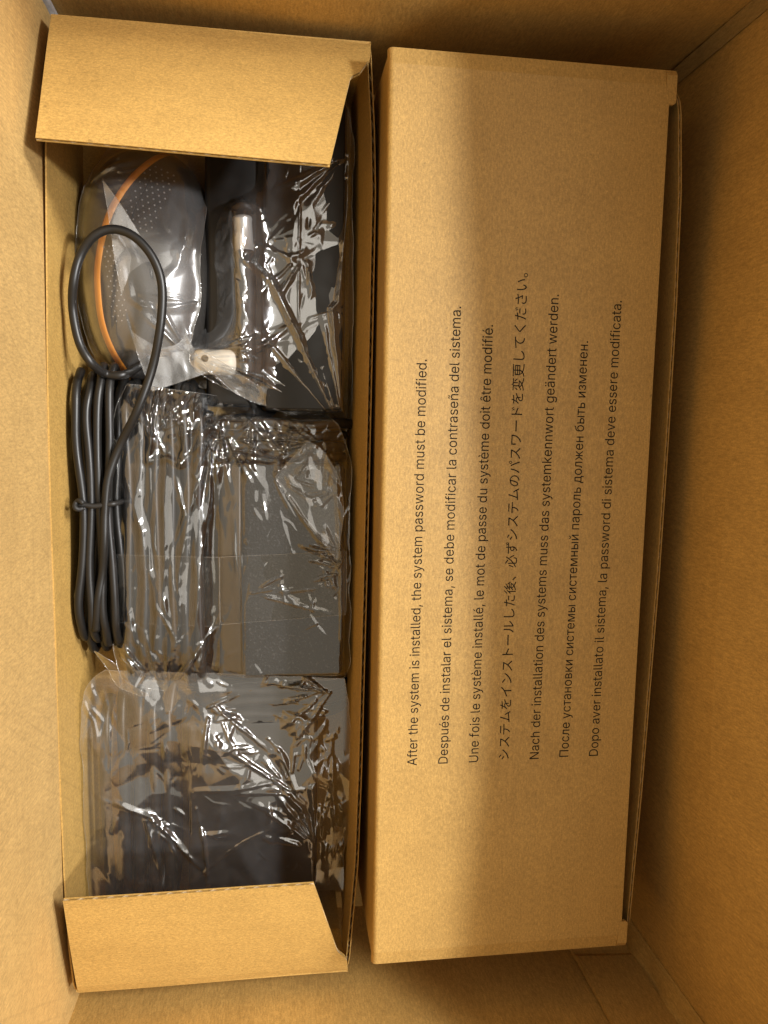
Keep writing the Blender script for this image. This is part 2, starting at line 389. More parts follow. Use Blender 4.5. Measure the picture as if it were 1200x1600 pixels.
# ------------------------------------------------------------------ the printed box on the right
BX0, BX1, BY, BZ = 0.0, 123.7, 200.2, -95.5
box = thing('printed_box', 'closed brown cardboard box printed with password notice in seven languages', 'box', (62, 0, BZ))
def warp_top(P):
    P = P.copy(); x, y = P[..., 0], P[..., 1]
    P[..., 2] += -0.5 * np.sin(np.clip(x / 120, 0, 1) * math.pi) * np.cos(np.clip(y / 400, -.5, .5) * math.pi)
    d = np.clip(2.2 - x, 0, 2.2); P[..., 2] -= 2.2 - np.sqrt(np.maximum(2.2 ** 2 - d * d, 0))
    e = np.clip(np.abs(y) - (BY - 1.4), 0, 1.4); P[..., 2] -= 1.0 * (1.4 - np.sqrt(np.maximum(1.4 ** 2 - e * e, 0)))
    return P
TT = 1.6
us = [0, 0.15, 0.4, 0.8, 1.3, 1.8, 2.2]
top = corr('top_panel', (0, 0, -TT), (1, 0, 0), (0, 1, 0), (0, 0, 1),
     [(u, -BY, BY) for u in us] + [(118.9, -BY, BY), (119.2, -186.9, 186.0), (119.3, -186.9, 186.0), (120.6, -186.6, 186.0)], TT, M_box, box, warp_top, False, 4, 60)
# tongue corners left beside the long cut-out
for y0, y1 in ((186.0, BY), (-BY, -186.9)):
    corr('corner_tab', (119.0, 0, -TT), (1, 0, 0), (0, 1, 0), (0, 0, 1), [(0, y0, y1), (3.6, y0, y1), (4.7, y0 + (0.8 if y0 > 0 else 0), y1 - (0 if y0 > 0 else 0.8))], TT, M_box, top, warp_top, False, 1, 6)
H2 = -BZ
corr('side_wall', (0.6, -BY + .6, BZ), (0, 1, 0), (0, 0, 1), (1, 0, 0), [(0, 0, H2 - 1.9), (2 * BY - 1.2, 0, H2 - 1.9)], 1.5, M_box, box, None, False, 20)
corr('end_wall', (2.2, BY - 0.7, BZ), (1, 0, 0), (0, 0, 1), (0, -1, 0), [(0, 0, H2 - 1.7), (119.5, 0, H2 - 1.7)], 1.5, M_box, box, None, False, 20)
corr('end_wall', (2.2, -BY + 0.7, BZ), (1, 0, 0), (0, 0, 1), (0, 1, 0), [(0, 0, H2 - 1.7), (119.5, 0, H2 - 1.7)], 1.5, M_box, box, None, False, 20)
by = np.array([-199.6, -190, -121, -19, 40, 103, 152, 186, 196, 199.6]); bx = np.array([124.2, 126.6, 129.0, 131.2, 131.6, 131.6, 130.6, 128.2, 125.8, 124.2])
def warp_side(P):
    P = P.copy(); b = np.interp(P[..., 1], by, bx); h = smoothstep(BZ, -6, P[..., 2])
    P[..., 0] += b * h + 123.4 * (1 - h); return P
corr('front_panel', (0, -199.6, BZ), (0, 1, 0), (0, 0, 1), (-1, 0, 0), [(0, 0, H2 - 8), (10, 0, H2 - 3.6), (389, 0, H2 - 3.6), (399.2, 0, H2 - 8)], 1.5, M_box, box, warp_side)
# tuck flap behind the cut-out, dropping into the box
def warp_tuck(P):
    P = P.copy(); return P
corr('tuck_flap', (120.4, -186.0, -3.4), (0, 1, 0), (0.10, 0, -1), (-1, 0, 0), [(0, 0, 26), (371, 0, 26)], 1.3, M_box, box, None, False, 20)

# ------------------------------------------------------------------ the printed notice (outlines of the letters, 1/1000 em)
GLYPHS = """ 188|
,188|38,-119 68,71 137,71 84,-119
.188|95,-4 78,-1 63,9 53,24 50,41 53,59 63,73 78,83 95,87 113,83 128,73 138,59 141,41 138,24 128,9 113,-1
A480|16,0 201,509 276,509 463,0 395,0 287,302 264,372 232,478 245,478 213,371 191,302 85,0;110,142 110,199 370,199 370,142
D502|219,0 96,0 96,57 215,57 272,63 318,81 354,110 379,149 394,198 399,255 394,312 379,361 354,399 320,428 275,446 221,452 93,452 93,509 225,509 273,505 315,495 353,478 399,441 433,391 449,351 458,306 462,255 458,205 449,159 433,119 411,83 384,54 351,31 312,14 268,3;125,509 125,0 60,0 60,509
N523|60,0 60,509 136,509 343,183 363,151 388,107 414,55 405,54 401,108 399,157 399,195 399,509 463,509 463,0 387,0 202,290 177,331 148,381 108,452 119,454 122,384 124,328 125,291 125,0
U517|259,-8 203,-2 154,15 114,43 85,80 66,124 60,173 60,509 124,509 124,178 128,144 141,113 160,87 187,68 220,56 259,52 298,56 331,68 357,87 377,113 389,144 393,178 393,509 457,509 457,173 451,124 433,80 403,43 363,15 315,-2
a389|160,-9 126,-5 94,5 68,22 48,45 35,73 30,108 34,138 43,161 58,179 78,193 125,211 178,220 234,227 265,235 273,243 276,255 267,297 240,322 196,331 149,322 118,301 100,274 41,291 57,322 79,346 104,364 133,375 194,384 239,379 286,360 306,343 322,320 333,290 337,251 337,0 277,0 277,52 252,25 215,1;170,45 202,49 228,59 248,74 263,93 272,115 276,138 276,190 259,182 231,176 200,171 175,168 134,159 103,139 95,124 92,105 102,72 130,52
b424|229,-8 198,-5 172,4 138,31 118,59 112,0 53,0 53,509 114,509 114,319 137,346 171,373 197,381 229,384 274,378 313,361 345,332 370,293 385,245 390,189 385,133 370,84 346,45 313,16 274,-2;220,47 253,51 279,66 301,88 316,117 325,151 328,189 325,227 316,261 301,290 280,311 253,325 220,330 188,325 161,312 140,291 125,263 116,229 113,189 116,150 125,115 140,86 162,65 188,51
c396|207,-8 159,-2 117,16 82,46 56,85 40,133 34,187 40,243 56,291 82,330 117,360 159,378 207,384 260,377 305,356 340,322 362,277 303,262 290,289 270,311 242,325 207,330 173,325 145,310 124,287 108,258 99,224 96,187 99,151 108,117 124,89 145,66 173,51 207,46 243,52 271,66 292,89 304,117 363,102 341,56 306,21 261,-1
d424|195,-8 151,-2 111,16 79,45 55,84 39,133 34,189 39,245 55,293 79,332 112,361 151,378 196,384 228,381 253,373 287,346 306,319 311,509 372,509 372,0 313,0 313,59 287,31 252,4 227,-5;205,47 236,51 263,65 284,86 299,115 309,150 312,189 309,229 300,263 284,291 263,312 237,325 205,330 172,325 145,311 124,290 108,261 99,227 96,189 99,151 109,117 124,88 145,66 172,51
e404|212,-8 161,-2 117,16 82,46 56,85 40,132 34,187 39,242 55,290 81,329 115,359 157,378 205,384 266,374 294,361 319,341 341,315 357,282 368,242 371,194 371,169 75,169 75,221 338,221 310,202 307,237 298,269 283,294 263,314 237,326 205,330 173,326 146,313 125,294 109,270 99,241 96,211 96,178 100,139 110,106 128,80 151,61 179,50 212,46 254,53 285,73 306,105 365,91 353,63 335,39 311,19 283,4 249,-5
f254|228,379 228,327 6,327 6,379;81,0 81,432 84,461 96,486 113,505 135,519 187,530 222,527 243,521 227,468 215,472 195,474 171,470 154,460 145,443 142,419 142,0
g425|207,-151 168,-148 134,-140 82,-110 51,-69 101,-41 122,-66 154,-88 207,-97 249,-92 282,-75 304,-47 311,-6 311,68 287,41 252,16 227,8 195,5 152,10 113,27 80,53 55,90 39,136 34,191 39,246 55,293 80,332 112,361 152,378 196,384 228,382 253,373 288,346 308,319 313,379 372,379 372,-9 367,-54 350,-90 324,-117 291,-136 251,-147;205,59 237,63 264,75 285,95 300,121 309,154 312,193 309,231 300,264 285,291 264,312 237,325 205,330 172,325 145,312 124,290 109,262 99,229 96,193 99,155 109,123 124,96 145,76 172,63
h410|114,227 114,0 53,0 53,509 114,509 114,287 102,287 124,332 152,362 187,379 227,384 264,380 295,369 321,349 341,321 353,285 357,240 357,0 296,0 296,235 290,275 273,304 246,323 210,329 184,326 161,317 141,303 126,283 117,257
i167|53,0 53,379 114,379 114,0;84,443 67,446 54,455 44,468 41,483 44,499 54,512 67,521 84,524 100,521 114,512 123,499 126,483 123,468 114,455 100,446
k381|110,137 110,212 121,212 284,379 360,379 184,199 177,199;53,0 53,509 114,509 114,0;294,0 148,186 191,229 372,0
l189|139,-2 101,3 74,20 58,47 53,84 53,509 114,509 114,99 120,62 130,54 146,52 160,53 170,54 181,3 162,-1
m610|53,0 53,379 112,379 112,295 118,323 132,346 172,376 219,386 257,380 287,361 309,331 321,295 312,295 322,321 337,343 381,375 437,386 468,383 497,372 522,354 541,328 553,296 557,255 557,0 496,0 496,254 490,289 473,313 447,326 419,330 395,328 374,320 345,290 335,247 335,0 274,0 274,260 269,288 253,311 229,326 199,330 158,320 140,307 126,289 117,266 114,238 114,0
n410|114,227 114,0 53,0 53,379 112,379 112,287 102,287 124,332 152,362 187,379 227,384 264,380 295,369 321,349 341,321 353,285 357,240 357,0 296,0 296,235 290,275 273,304 246,323 210,329 184,326 161,317 141,303 126,283 117,257
o415|207,-8 159,-2 117,16 82,46 56,85 40,133 34,187 40,243 56,291 82,330 117,360 159,378 207,384 256,378 299,360 333,330 359,291 376,243 381,187 376,133 359,85 333,46 299,16 256,-2;207,46 242,51 270,66 292,89 307,117 316,151 319,187 316,224 307,258 292,287 270,310 242,325 207,330 173,325 145,310 124,287 108,258 99,224 96,187 99,151 108,117 124,89 145,66 173,51
p424|53,-143 53,379 112,379 112,319 137,346 171,373 197,381 229,384 274,378 313,361 345,332 370,293 385,245 390,189 385,133 370,84 346,45 313,16 274,-2 229,-8 198,-5 173,4 138,31 118,59 114,-143;220,47 253,51 279,66 301,88 316,117 325,151 328,189 325,227 316,261 301,290 280,311 253,325 220,330 188,325 161,312 140,291 125,263 116,229 113,189 116,150 125,115 140,86 162,65 188,51
r259|53,0 53,379 112,379 112,321 130,347 152,367 181,380 213,385 229,384 243,384 243,322 230,324 207,326 182,323 159,315 140,301 126,284 117,262 114,237 114,0
s365|182,-8 145,-5 112,3 84,18 62,38 45,63 36,94 94,107 105,79 124,60 150,49 181,45 217,50 244,62 262,81 268,103 265,121 254,136 237,147 212,155 149,170 104,186 72,208 53,237 47,274 51,305 65,332 87,354 115,370 149,381 187,384 223,381 254,372 279,358 299,339 324,290 268,277 258,298 243,316 219,328 187,333 156,329 131,317 114,299 109,277 112,258 124,243 172,223 229,209 275,194 306,171 325,142 331,107 326,75 312,47 290,24 260,6 223,-5
t227|204,379 204,327 6,327 6,379;65,471 126,471 126,98 128,76 136,61 150,53 170,50 185,51 202,54 213,2 192,-3 168,-4 125,2 92,21 72,52 65,93
u410|182,-5 146,-1 115,11 89,31 69,59 57,95 53,139 53,379 114,379 114,144 119,105 137,75 164,56 200,50 226,53 249,62 268,77 283,97 293,122 296,153 296,379 357,379 357,0 298,0 298,92 307,92 286,47 257,17 222,0
v389|163,0 17,379 84,379 165,155 187,87 206,21 184,21 203,87 224,155 305,379 371,379 226,0
w567|138,0 23,379 87,379 133,214 154,137 175,41 165,41 186,135 206,214 252,379 316,379 362,214 382,136 402,41 391,41 413,135 434,214 480,379 545,379 429,0 368,0 319,172 305,225 291,280 277,338 291,338 277,280 263,225 248,172 199,0
y389|47,-139 61,-86 71,-87 104,-89 130,-74 151,-36 163,-1 17,379 84,379 165,155 187,87 206,21 184,21 202,87 224,155 305,379 371,379 204,-58 177,-107 139,-136 91,-145 65,-143
ä389|160,-9 126,-5 94,5 68,22 48,45 35,73 30,108 34,138 43,161 58,179 78,193 125,211 178,220 234,227 265,235 273,243 276,255 267,297 240,322 196,331 149,322 118,301 100,274 41,291 57,322 79,346 104,364 133,375 194,384 239,379 286,360 306,343 322,320 333,290 337,251 337,0 277,0 277,52 252,25 215,1;170,45 202,49 228,59 248,74 263,93 272,115 276,138 276,190 259,182 231,176 200,171 175,168 134,159 103,139 95,124 92,105 102,72 130,52;261,443 246,446 233,455 224,468 221,483 224,499 233,512 246,520 261,523 277,520 290,512 299,499 301,483 299,468 290,455 277,446;117,443 102,446 89,455 80,468 77,483 80,499 89,512 102,520 117,523 133,520 146,512 155,499 158,483 155,468 146,455 133,446
è404|212,-8 161,-2 117,16 82,46 56,85 40,132 34,187 39,242 55,290 81,329 115,359 157,378 205,384 266,374 294,361 319,341 341,315 357,282 368,242 371,194 371,169 75,169 75,221 338,221 310,202 307,237 298,269 283,294 263,314 237,326 205,330 173,326 146,313 125,294 109,270 99,241 96,211 96,178 100,139 110,106 128,80 151,61 179,50 212,46 254,53 285,73 306,105 365,91 353,63 335,39 311,19 283,4 249,-5;180,429 114,529 182,529 230,429
é404|212,-8 161,-2 117,16 82,46 56,85 40,132 34,187 39,242 55,290 81,329 115,359 157,378 205,384 266,374 294,361 319,341 341,315 357,282 368,242 371,194 371,169 75,169 75,221 338,221 310,202 307,237 298,269 283,294 263,314 237,326 205,330 173,326 146,313 125,294 109,270 99,241 96,211 96,178 100,139 110,106 128,80 151,61 179,50 212,46 254,53 285,73 306,105 365,91 353,63 335,39 311,19 283,4 249,-5;177,429 225,529 293,529 227,429
ê404|212,-8 161,-2 117,16 82,46 56,85 40,132 34,187 39,242 55,290 81,329 115,359 157,378 205,384 266,374 294,361 319,341 341,315 357,282 368,242 371,194 371,169 75,169 75,221 338,221 310,202 307,237 298,269 283,294 263,314 237,326 205,330 173,326 146,313 125,294 109,270 99,241 96,211 96,178 100,139 110,106 128,80 151,61 179,50 212,46 254,53 285,73 306,105 365,91 353,63 335,39 311,19 283,4 249,-5;155,435 95,435 175,529 233,529 313,438 252,435 204,495
ñ410|114,227 114,0 53,0 53,379 112,379 112,287 102,287 124,332 152,362 187,379 227,384 264,380 295,369 321,349 341,321 353,285 357,240 357,0 296,0 296,235 290,275 273,304 246,323 210,329 184,326 161,317 141,303 126,283 117,257;250,446 225,450 202,460 182,470 167,475 153,466 149,448 106,448 110,476 120,498 137,513 161,518 185,514 207,504 226,494 243,490 256,496 262,517 304,517 300,488 289,466 272,451
П517|457,509 457,0 392,0 392,452 125,452 125,0 60,0 60,509
а389|160,-9 126,-5 94,5 68,22 48,45 35,73 30,108 34,138 43,161 58,179 78,193 125,211 178,220 234,227 265,235 273,243 276,255 267,297 240,322 196,331 149,322 118,301 100,274 41,291 57,322 79,346 104,364 133,375 194,384 239,379 286,360 306,343 322,320 333,290 337,251 337,0 277,0 277,52 252,25 215,1;170,45 202,49 228,59 248,74 263,93 272,115 276,138 276,190 259,182 231,176 200,171 175,168 134,159 103,139 95,124 92,105 102,72 130,52
б411|208,-8 161,-2 119,15 84,44 57,82 40,129 34,185 34,198 41,301 62,376 79,403 101,426 127,443 159,455 238,468 273,475 290,488 294,509 349,509 346,483 338,461 324,444 304,431 238,417 192,411 155,401 127,383 107,356 93,318 85,266 118,314 167,350 197,360 229,363 269,357 304,339 334,311 357,274 372,230 377,181 372,130 355,84 329,46 295,17 254,-2;208,46 240,50 266,62 287,81 303,108 313,140 316,178 313,216 304,249 289,275 268,294 242,306 211,310 179,305 151,293 128,272 110,245 99,213 96,175 99,140 109,109 126,82 148,62 176,50
в392|53,0 53,379 208,379 264,372 307,352 334,320 343,278 339,248 324,226 300,209 270,199 312,185 345,152 355,130 358,102 354,75 343,50 325,29 300,13 269,3 232,0;111,56 232,56 259,59 279,70 291,86 295,108 291,133 279,153 259,165 232,169 111,169;111,220 209,220 239,224 263,234 277,251 282,273 277,294 262,310 239,320 208,324 111,324
д427|13,-110 13,56 44,56 65,82 79,116 90,164 98,231 110,379 356,379 356,56 414,56 414,-110 353,-110 353,0 74,0 74,-110;114,56 295,56 295,323 166,323 157,231 143,127 131,87
е404|212,-8 161,-2 117,16 82,46 56,85 40,132 34,187 39,242 55,290 81,329 115,359 157,378 205,384 266,374 294,361 319,341 341,315 357,282 368,242 371,194 371,169 75,169 75,221 338,221 310,202 307,237 298,269 283,294 263,314 237,326 205,330 173,326 146,313 125,294 109,270 99,241 96,211 96,178 100,139 110,106 128,80 151,61 179,50 212,46 254,53 285,73 306,105 365,91 353,63 335,39 311,19 283,4 249,-5
ж563|21,0 174,193 23,379 95,379 221,218 252,218 252,379 313,379 313,218 342,218 468,379 541,379 390,193 543,0 469,0 342,162 313,162 313,0 252,0 252,162 223,162 95,0
з344|171,-4 134,-1 101,8 73,23 51,43 37,67 31,95 94,95 100,76 117,61 142,51 171,47 202,52 227,65 243,84 249,109 243,134 226,154 198,167 163,171 138,171 138,217 163,217 193,221 217,233 233,252 238,276 234,299 220,318 199,330 173,334 145,330 122,319 105,303 99,281 40,281 45,310 59,335 80,356 107,371 138,381 173,384 209,380 239,370 264,353 283,332 294,307 298,279 293,249 277,224 254,207 225,197 263,183 291,164 307,137 313,104 308,75 294,48 273,26 244,10 210,-1
и411|358,0 296,0 296,274 111,0 53,0 53,379 114,379 114,104 300,379 358,379
й411|358,0 296,0 296,274 111,0 53,0 53,379 114,379 114,104 300,379 358,379;205,433 179,436 155,446 135,461 120,481 110,504 107,529 151,529 155,508 166,491 184,480 205,476 227,480 244,491 255,508 259,529 304,529 301,504 291,481 276,461 256,446 232,436
к376|53,0 53,379 114,379 114,215 152,215 288,379 366,379 213,196 368,0 290,0 167,159 114,159 114,0
л401|6,0 6,56 20,56 48,63 67,86 78,133 84,211 91,379 348,379 348,0 286,0 286,323 149,323 143,189 129,84 115,47 94,21 65,5 27,0
м535|53,0 53,379 144,379 232,168 246,132 257,100 265,70 273,41 263,41 270,69 278,100 289,132 303,168 390,379 482,379 482,0 421,0 421,197 421,237 422,276 422,315 423,354 430,354 415,300 399,252 377,198 294,0 240,0 156,198 135,252 118,300 102,354 111,354 112,318 113,279 113,238 113,197 113,0
н409|309,223 309,167 99,167 99,223;114,379 114,0 53,0 53,379;356,379 356,0 295,0 295,379
о415|207,-8 159,-2 117,16 82,46 56,85 40,133 34,187 40,243 56,291 82,330 117,360 159,378 207,384 256,378 299,360 333,330 359,291 376,243 381,187 376,133 359,85 333,46 299,16 256,-2;207,46 242,51 270,66 292,89 307,117 316,151 319,187 316,224 307,258 292,287 270,310 242,325 207,330 173,325 145,310 124,287 108,258 99,224 96,187 99,151 108,117 124,89 145,66 173,51
п408|355,379 355,0 294,0 294,323 114,323 114,0 53,0 53,379
р424|53,-143 53,379 112,379 112,319 137,346 171,373 197,381 229,384 274,378 313,361 345,332 370,293 385,245 390,189 385,133 370,84 346,45 313,16 274,-2 229,-8 198,-5 173,4 138,31 118,59 114,-143;220,47 253,51 279,66 301,88 316,117 325,151 328,189 325,227 316,261 301,290 280,311 253,325 220,330 188,325 161,312 140,291 125,263 116,229 113,189 116,150 125,115 140,86 162,65 188,51
с396|207,-8 159,-2 117,16 82,46 56,85 40,133 34,187 40,243 56,291 82,330 117,360 159,378 207,384 260,377 305,356 340,322 362,277 303,262 290,289 270,311 242,325 207,330 173,325 145,310 124,287 108,258 99,224 96,187 99,151 108,117 124,89 145,66 173,51 207,46 243,52 271,66 292,89 304,117 363,102 341,56 306,21 261,-1
т325|132,0 132,325 6,325 6,379 319,379 319,325 193,325 193,0
у389|47,-139 61,-86 71,-87 104,-89 130,-74 151,-36 163,-1 17,379 84,379 165,155 187,87 206,21 184,21 202,87 224,155 305,379 371,379 204,-58 177,-107 139,-136 91,-145 65,-143
ы511|104,244 214,244 256,240 290,228 317,210 337,186 349,156 353,123 349,90 337,61 317,36 290,16 255,4 214,0 53,0 53,379 114,379 114,56 214,56 245,61 270,74 286,95 292,121 286,148 270,169 245,183 214,187 104,187;397,0 397,379 458,379 458,0
ь388|104,244 214,244 256,240 290,228 317,210 337,186 349,156 353,123 349,90 337,61 317,36 290,16 255,4 214,0 53,0 53,379 114,379 114,56 214,56 245,61 270,74 286,95 292,121 286,148 270,169 245,183 214,187 104,187
、1000|273,-56 341,2 271,79 193,157 117,224 52,167 127,101 203,24
。1000|194,244 118,223 63,169 42,92 63,15 118,-40 194,-61 271,-40 326,15 347,92 326,169 271,223;194,-10 143,4 107,40 93,92 107,143 143,179 194,193 246,179 282,143 296,92 282,40 246,4
い1000|223,698 126,700 132,655 133,611 134,535 137,439 144,344 190,137 266,25 357,-9 422,12 484,84 545,219 482,290 450,193 407,117 358,86 295,121 249,218 222,364 217,448 215,530 215,601;744,670 666,643 750,501 808,325 840,140 920,173 887,351 826,527
く1000|704,738 630,804 573,737 483,655 373,563 278,485 215,417 211,356 271,287 378,196 494,95 586,8 655,-65 726,1 602,115 466,231 352,324 309,368 309,403 349,445 635,681
さ1000|312,312 234,330 209,273 192,218 186,164 224,50 331,-18 496,-42 598,-39 684,-31 754,-20 758,60 683,46 597,38 500,35 373,50 293,95 265,173 271,220 286,265;158,631 160,551 312,542 453,542 580,549 618,466 660,387 701,321 535,336 529,269 613,262 702,253 770,242 811,298 767,351 728,410 690,481 655,557 725,568 796,581 862,598 853,676 781,655 705,639 630,627 611,687 595,746 584,798 499,787 524,709 554,619 435,615 302,618
し1000|340,779 239,780 247,678 237,172 268,42 353,-29 480,-51 671,-15 808,70 898,170 841,238 757,138 641,62 483,31 398,45 340,92 319,180 331,678
ず1000|736,801 681,778 754,655 811,680;858,827 802,803 828,766 853,724 876,682 933,707;540,360 533,282 502,236 451,220 400,232 363,266 349,319 364,375 401,412 450,425 504,409;67,642 70,564 207,572 361,578 517,581 518,481 486,489 451,492 362,469 299,407 274,318 298,226 358,170 439,151 486,158 527,178 469,98 380,40 261,1 328,-65 508,27 600,153 626,290 622,338 612,381 594,418 592,582 606,582 899,577 900,652 607,653 592,653 593,718 598,781 507,781 514,718 516,652
た1000|537,482 537,408 723,418 781,416 838,412 891,406 893,482 720,491;558,239 483,246 473,186 468,128 496,46 579,-3 712,-19 782,-17 847,-12 905,-5 908,76 845,65 779,58 713,56 606,70 556,104 544,149;221,620 101,627 104,549 220,545 312,548 286,441 239,285 180,124 118,-6 206,-36 262,100 317,265 362,422 394,556 465,565 535,576 602,590 602,669 540,654 475,642 410,633 425,707 443,787 347,795 344,712 329,625
だ1000|507,468 507,393 693,404 751,402 808,398 861,392 863,468 690,477;528,225 453,232 442,172 438,114 466,32 549,-18 682,-34 752,-32 817,-26 875,-19 878,62 815,51 749,44 683,42 576,56 526,90 514,135;755,742 702,719 731,675 759,626 783,580 837,604;865,783 813,760 842,717 871,668 896,621 950,645;191,606 71,613 74,535 190,531 282,534 256,427 209,271 150,110 88,-20 176,-50 232,86 287,250 332,408 364,542 435,551 505,562 572,576 572,654 380,619 395,693 413,772 317,780 314,698 299,611
て1000|85,664 94,577 240,600 419,620 564,636 475,559 405,443 377,298 439,115 588,8 773,-31 802,52 640,80 510,162 457,316 485,440 564,556 686,632 747,643 817,647 882,648 882,728 612,710 174,669
の1000|476,642 462,550 443,458 420,372 369,236 318,160 269,136 222,155 183,215 166,318 204,457 310,578;559,644 704,595 795,492 826,353 789,206 695,107 572,56 486,43 533,-31 736,35 863,165 908,350 861,536 728,668 525,718 303,661 147,513 88,311 114,168 180,77 266,44 354,79 432,183 499,355 524,450 544,548
を1000|882,441 849,516 767,477 585,396 558,445 512,476 452,486 405,482 356,469 313,449 346,497 377,550 403,604 516,609 629,619 735,632 736,706 638,692 535,681 431,675 460,791 378,798 374,759 365,716 353,673 287,672 118,683 118,608 282,602 326,602 277,514 202,412 95,296 163,246 254,350 305,388 363,413 426,423 485,408 517,361 404,295 316,212 281,108 316,14 409,-32 539,-45 632,-43 728,-36 813,-27 815,53 722,40 628,32 542,29 449,35 385,61 361,119 381,181 437,236 519,287 516,131 593,131 590,323 793,409
イ1000|86,361 126,283 263,331 392,387 507,446 507,76 501,-31 599,-31 593,76 593,498 691,568 782,643 863,721 796,783 718,700 625,620 523,548 399,479 252,415
シ1000|301,768 256,701 327,657 407,604 471,559 518,627 456,670 374,724;151,53 197,-28 302,0 419,42 529,96 680,201 811,322 913,454 865,536 768,400 640,276 486,170 379,118 264,79;150,543 106,475 178,434 259,383 324,338 370,408 307,450 223,501
ス1000|800,669 749,708 674,700 288,700 187,706 187,615 288,620 678,620 639,528 580,430 512,342 395,228 255,124 100,45 164,-22 307,58 438,158 554,270 656,172 751,69 829,-27 899,33 818,126 715,232 607,332 675,429 732,531 775,625
テ1000|215,740 215,657 306,660 710,660 803,657 803,740 710,734 305,734;95,489 95,406 182,408 482,408 475,318 458,235 424,160 375,99 310,47 235,7 309,-48 390,4 458,68 506,135 538,215 557,306 565,408 837,408 915,406 915,489 837,484 182,484
ト1000|337,88 330,-30 427,-30 421,88 420,418 547,374 687,317 813,257 847,342 719,399 566,458 420,507 420,670 427,774 329,774 337,670
ド1000|656,720 601,695 633,647 663,596 690,543 747,569 719,621 686,675;777,770 722,744 755,697 786,647 815,594 871,622 842,673 808,726;305,75 299,-43 395,-43 389,75 389,404 516,361 656,304 781,244 816,329 688,386 535,444 389,493 389,657 396,761 297,761 305,657
パ1000|783,697 802,744 849,764 896,744 915,697 896,650 849,631 802,650;737,697 752,640 792,600 849,585 905,600 946,640 961,697 946,754 905,794 849,810 792,794 752,754;218,301 177,212 124,118 64,29 149,-7 204,79 254,174 296,268 335,380 367,494 387,580 405,653 316,672 294,547 260,417;710,339 752,225 792,106 823,-5 912,24 878,131 836,253 792,366 744,479 692,592 646,682 565,655 613,563 664,450
ム1000|167,111 74,110 89,17 172,28 795,97 850,-34 934,4 874,132 792,283 712,411 637,377 676,320 718,250 759,172 310,122 372,297 440,502 488,653 522,746 422,766 403,670 355,513 284,298 217,114
ル1000|524,21 577,-23 611,0 732,71 851,166 952,277 905,345 816,240 712,156 613,99 613,676 617,750 525,750 530,676 530,77;66,26 141,-24 218,54 278,147 319,250 339,380 348,538 350,675 355,747 263,747 270,674 268,541 260,392 240,272 200,178 142,95
ワ1000|876,667 815,706 752,700 239,700 132,703 136,636 136,423 132,359 223,359 220,423 220,623 772,623 756,503 725,388 677,288 577,174 449,89 305,34 373,-35 525,33 653,129 752,247 809,368 842,496 863,620
ン1000|227,733 170,672 256,607 349,529 419,463 482,526 407,594 312,671;141,63 194,-19 347,21 478,75 587,136 726,243 839,365 923,492 875,577 797,448 683,320 541,209 434,151 301,99
ー1000|102,433 102,335 241,340 790,340 897,335 897,433 789,428 241,428
変1000|226,623 186,552 134,486 75,432 135,390 194,451 249,525 294,605;691,591 757,529 820,461 869,399 929,440 880,498 816,564 748,625;391,388 316,308 208,230 71,162 97,138 120,108 182,138 240,171 293,205 334,157 380,114 431,75 312,35 182,4 46,-16 68,-48 84,-83 231,-57 372,-19 502,32 624,-20 763,-58 917,-82 961,-12 822,5 694,34 580,73 665,131 737,201 795,282 746,315 732,312 419,312 471,372;346,245 352,250 683,250 634,197 574,150 506,109 444,149 391,194;432,834 478,751 70,751 70,685 347,685 347,390 423,390 423,685 576,685 576,390 652,390 652,685 930,685 930,751 562,751 504,852
後1000|244,840 190,766 119,693 43,630 85,575 167,645 246,728 312,814;348,379 374,385 427,391 532,399 464,316 382,244 292,186 343,130 382,156 421,185 459,217 494,170 534,127 578,87 487,42 389,7 288,-18 309,-49 325,-83 434,-52 540,-11 638,42 726,-9 823,-50 928,-81 948,-48 974,-17 875,8 782,42 698,85 766,147 824,219 869,301 821,324 808,321 560,321 618,405 844,419 894,336 956,373 913,441 854,518 790,590 732,560 803,475 481,457 604,529 726,613 846,706 781,742 650,635 464,629 527,682 589,742 648,806 578,837 515,762 453,700 411,663 377,638 348,626 371,557 395,563 451,569 564,575 437,495 375,461 328,446;506,261 768,261 731,211 687,166 637,125 586,166 543,212;268,636 202,532 121,436 33,357 77,291 175,387 175,-83 247,-83 247,475 335,612
必1000|310,784 400,720 489,652 562,592 612,652 540,708 449,775 359,837;147,538 121,422 82,306 31,206 103,177 153,280 191,400 218,519;739,473 804,364 861,250 899,149 971,184 931,284 873,396 806,503;791,781 685,598 549,423 386,264 386,597 308,597 308,202 221,142 129,87 32,39 81,-21 160,19 235,63 308,111 308,61 320,-20 363,-60 448,-71 651,-71 734,-51 777,22 796,162 758,176 722,196 712,75 691,17 647,3 454,3 399,14 386,60 386,169 577,343 737,539 866,750
更1000|252,238 188,212 225,158 266,111 313,71 243,38 155,9 47,-15 92,-81 210,-50 306,-14 382,28 535,-30 720,-62 937,-77 949,-37 969,-3 762,7 587,31 443,76 487,129 517,186 534,247 873,247 873,634 545,634 545,719 935,719 935,787 65,787 65,719 467,719 467,634 156,634 156,247 455,247 439,200 413,156 374,114 328,149 288,190;228,411 467,411 467,371 465,309 228,309;543,309 545,370 545,411 798,411 798,309;228,571 467,571 467,471 228,471;545,571 798,571 798,471 545,471"""
font = {}
for ln in GLYPHS.split('\n'):
    if not ln: continue
    ch = ln[0]; adv, body = ln[1:].split('|', 1)
    font[ch] = (int(adv), [[tuple(int(c) for c in p.split(',')) for p in s.split(' ')] for s in body.split(';') if s])
tri_cache = {}
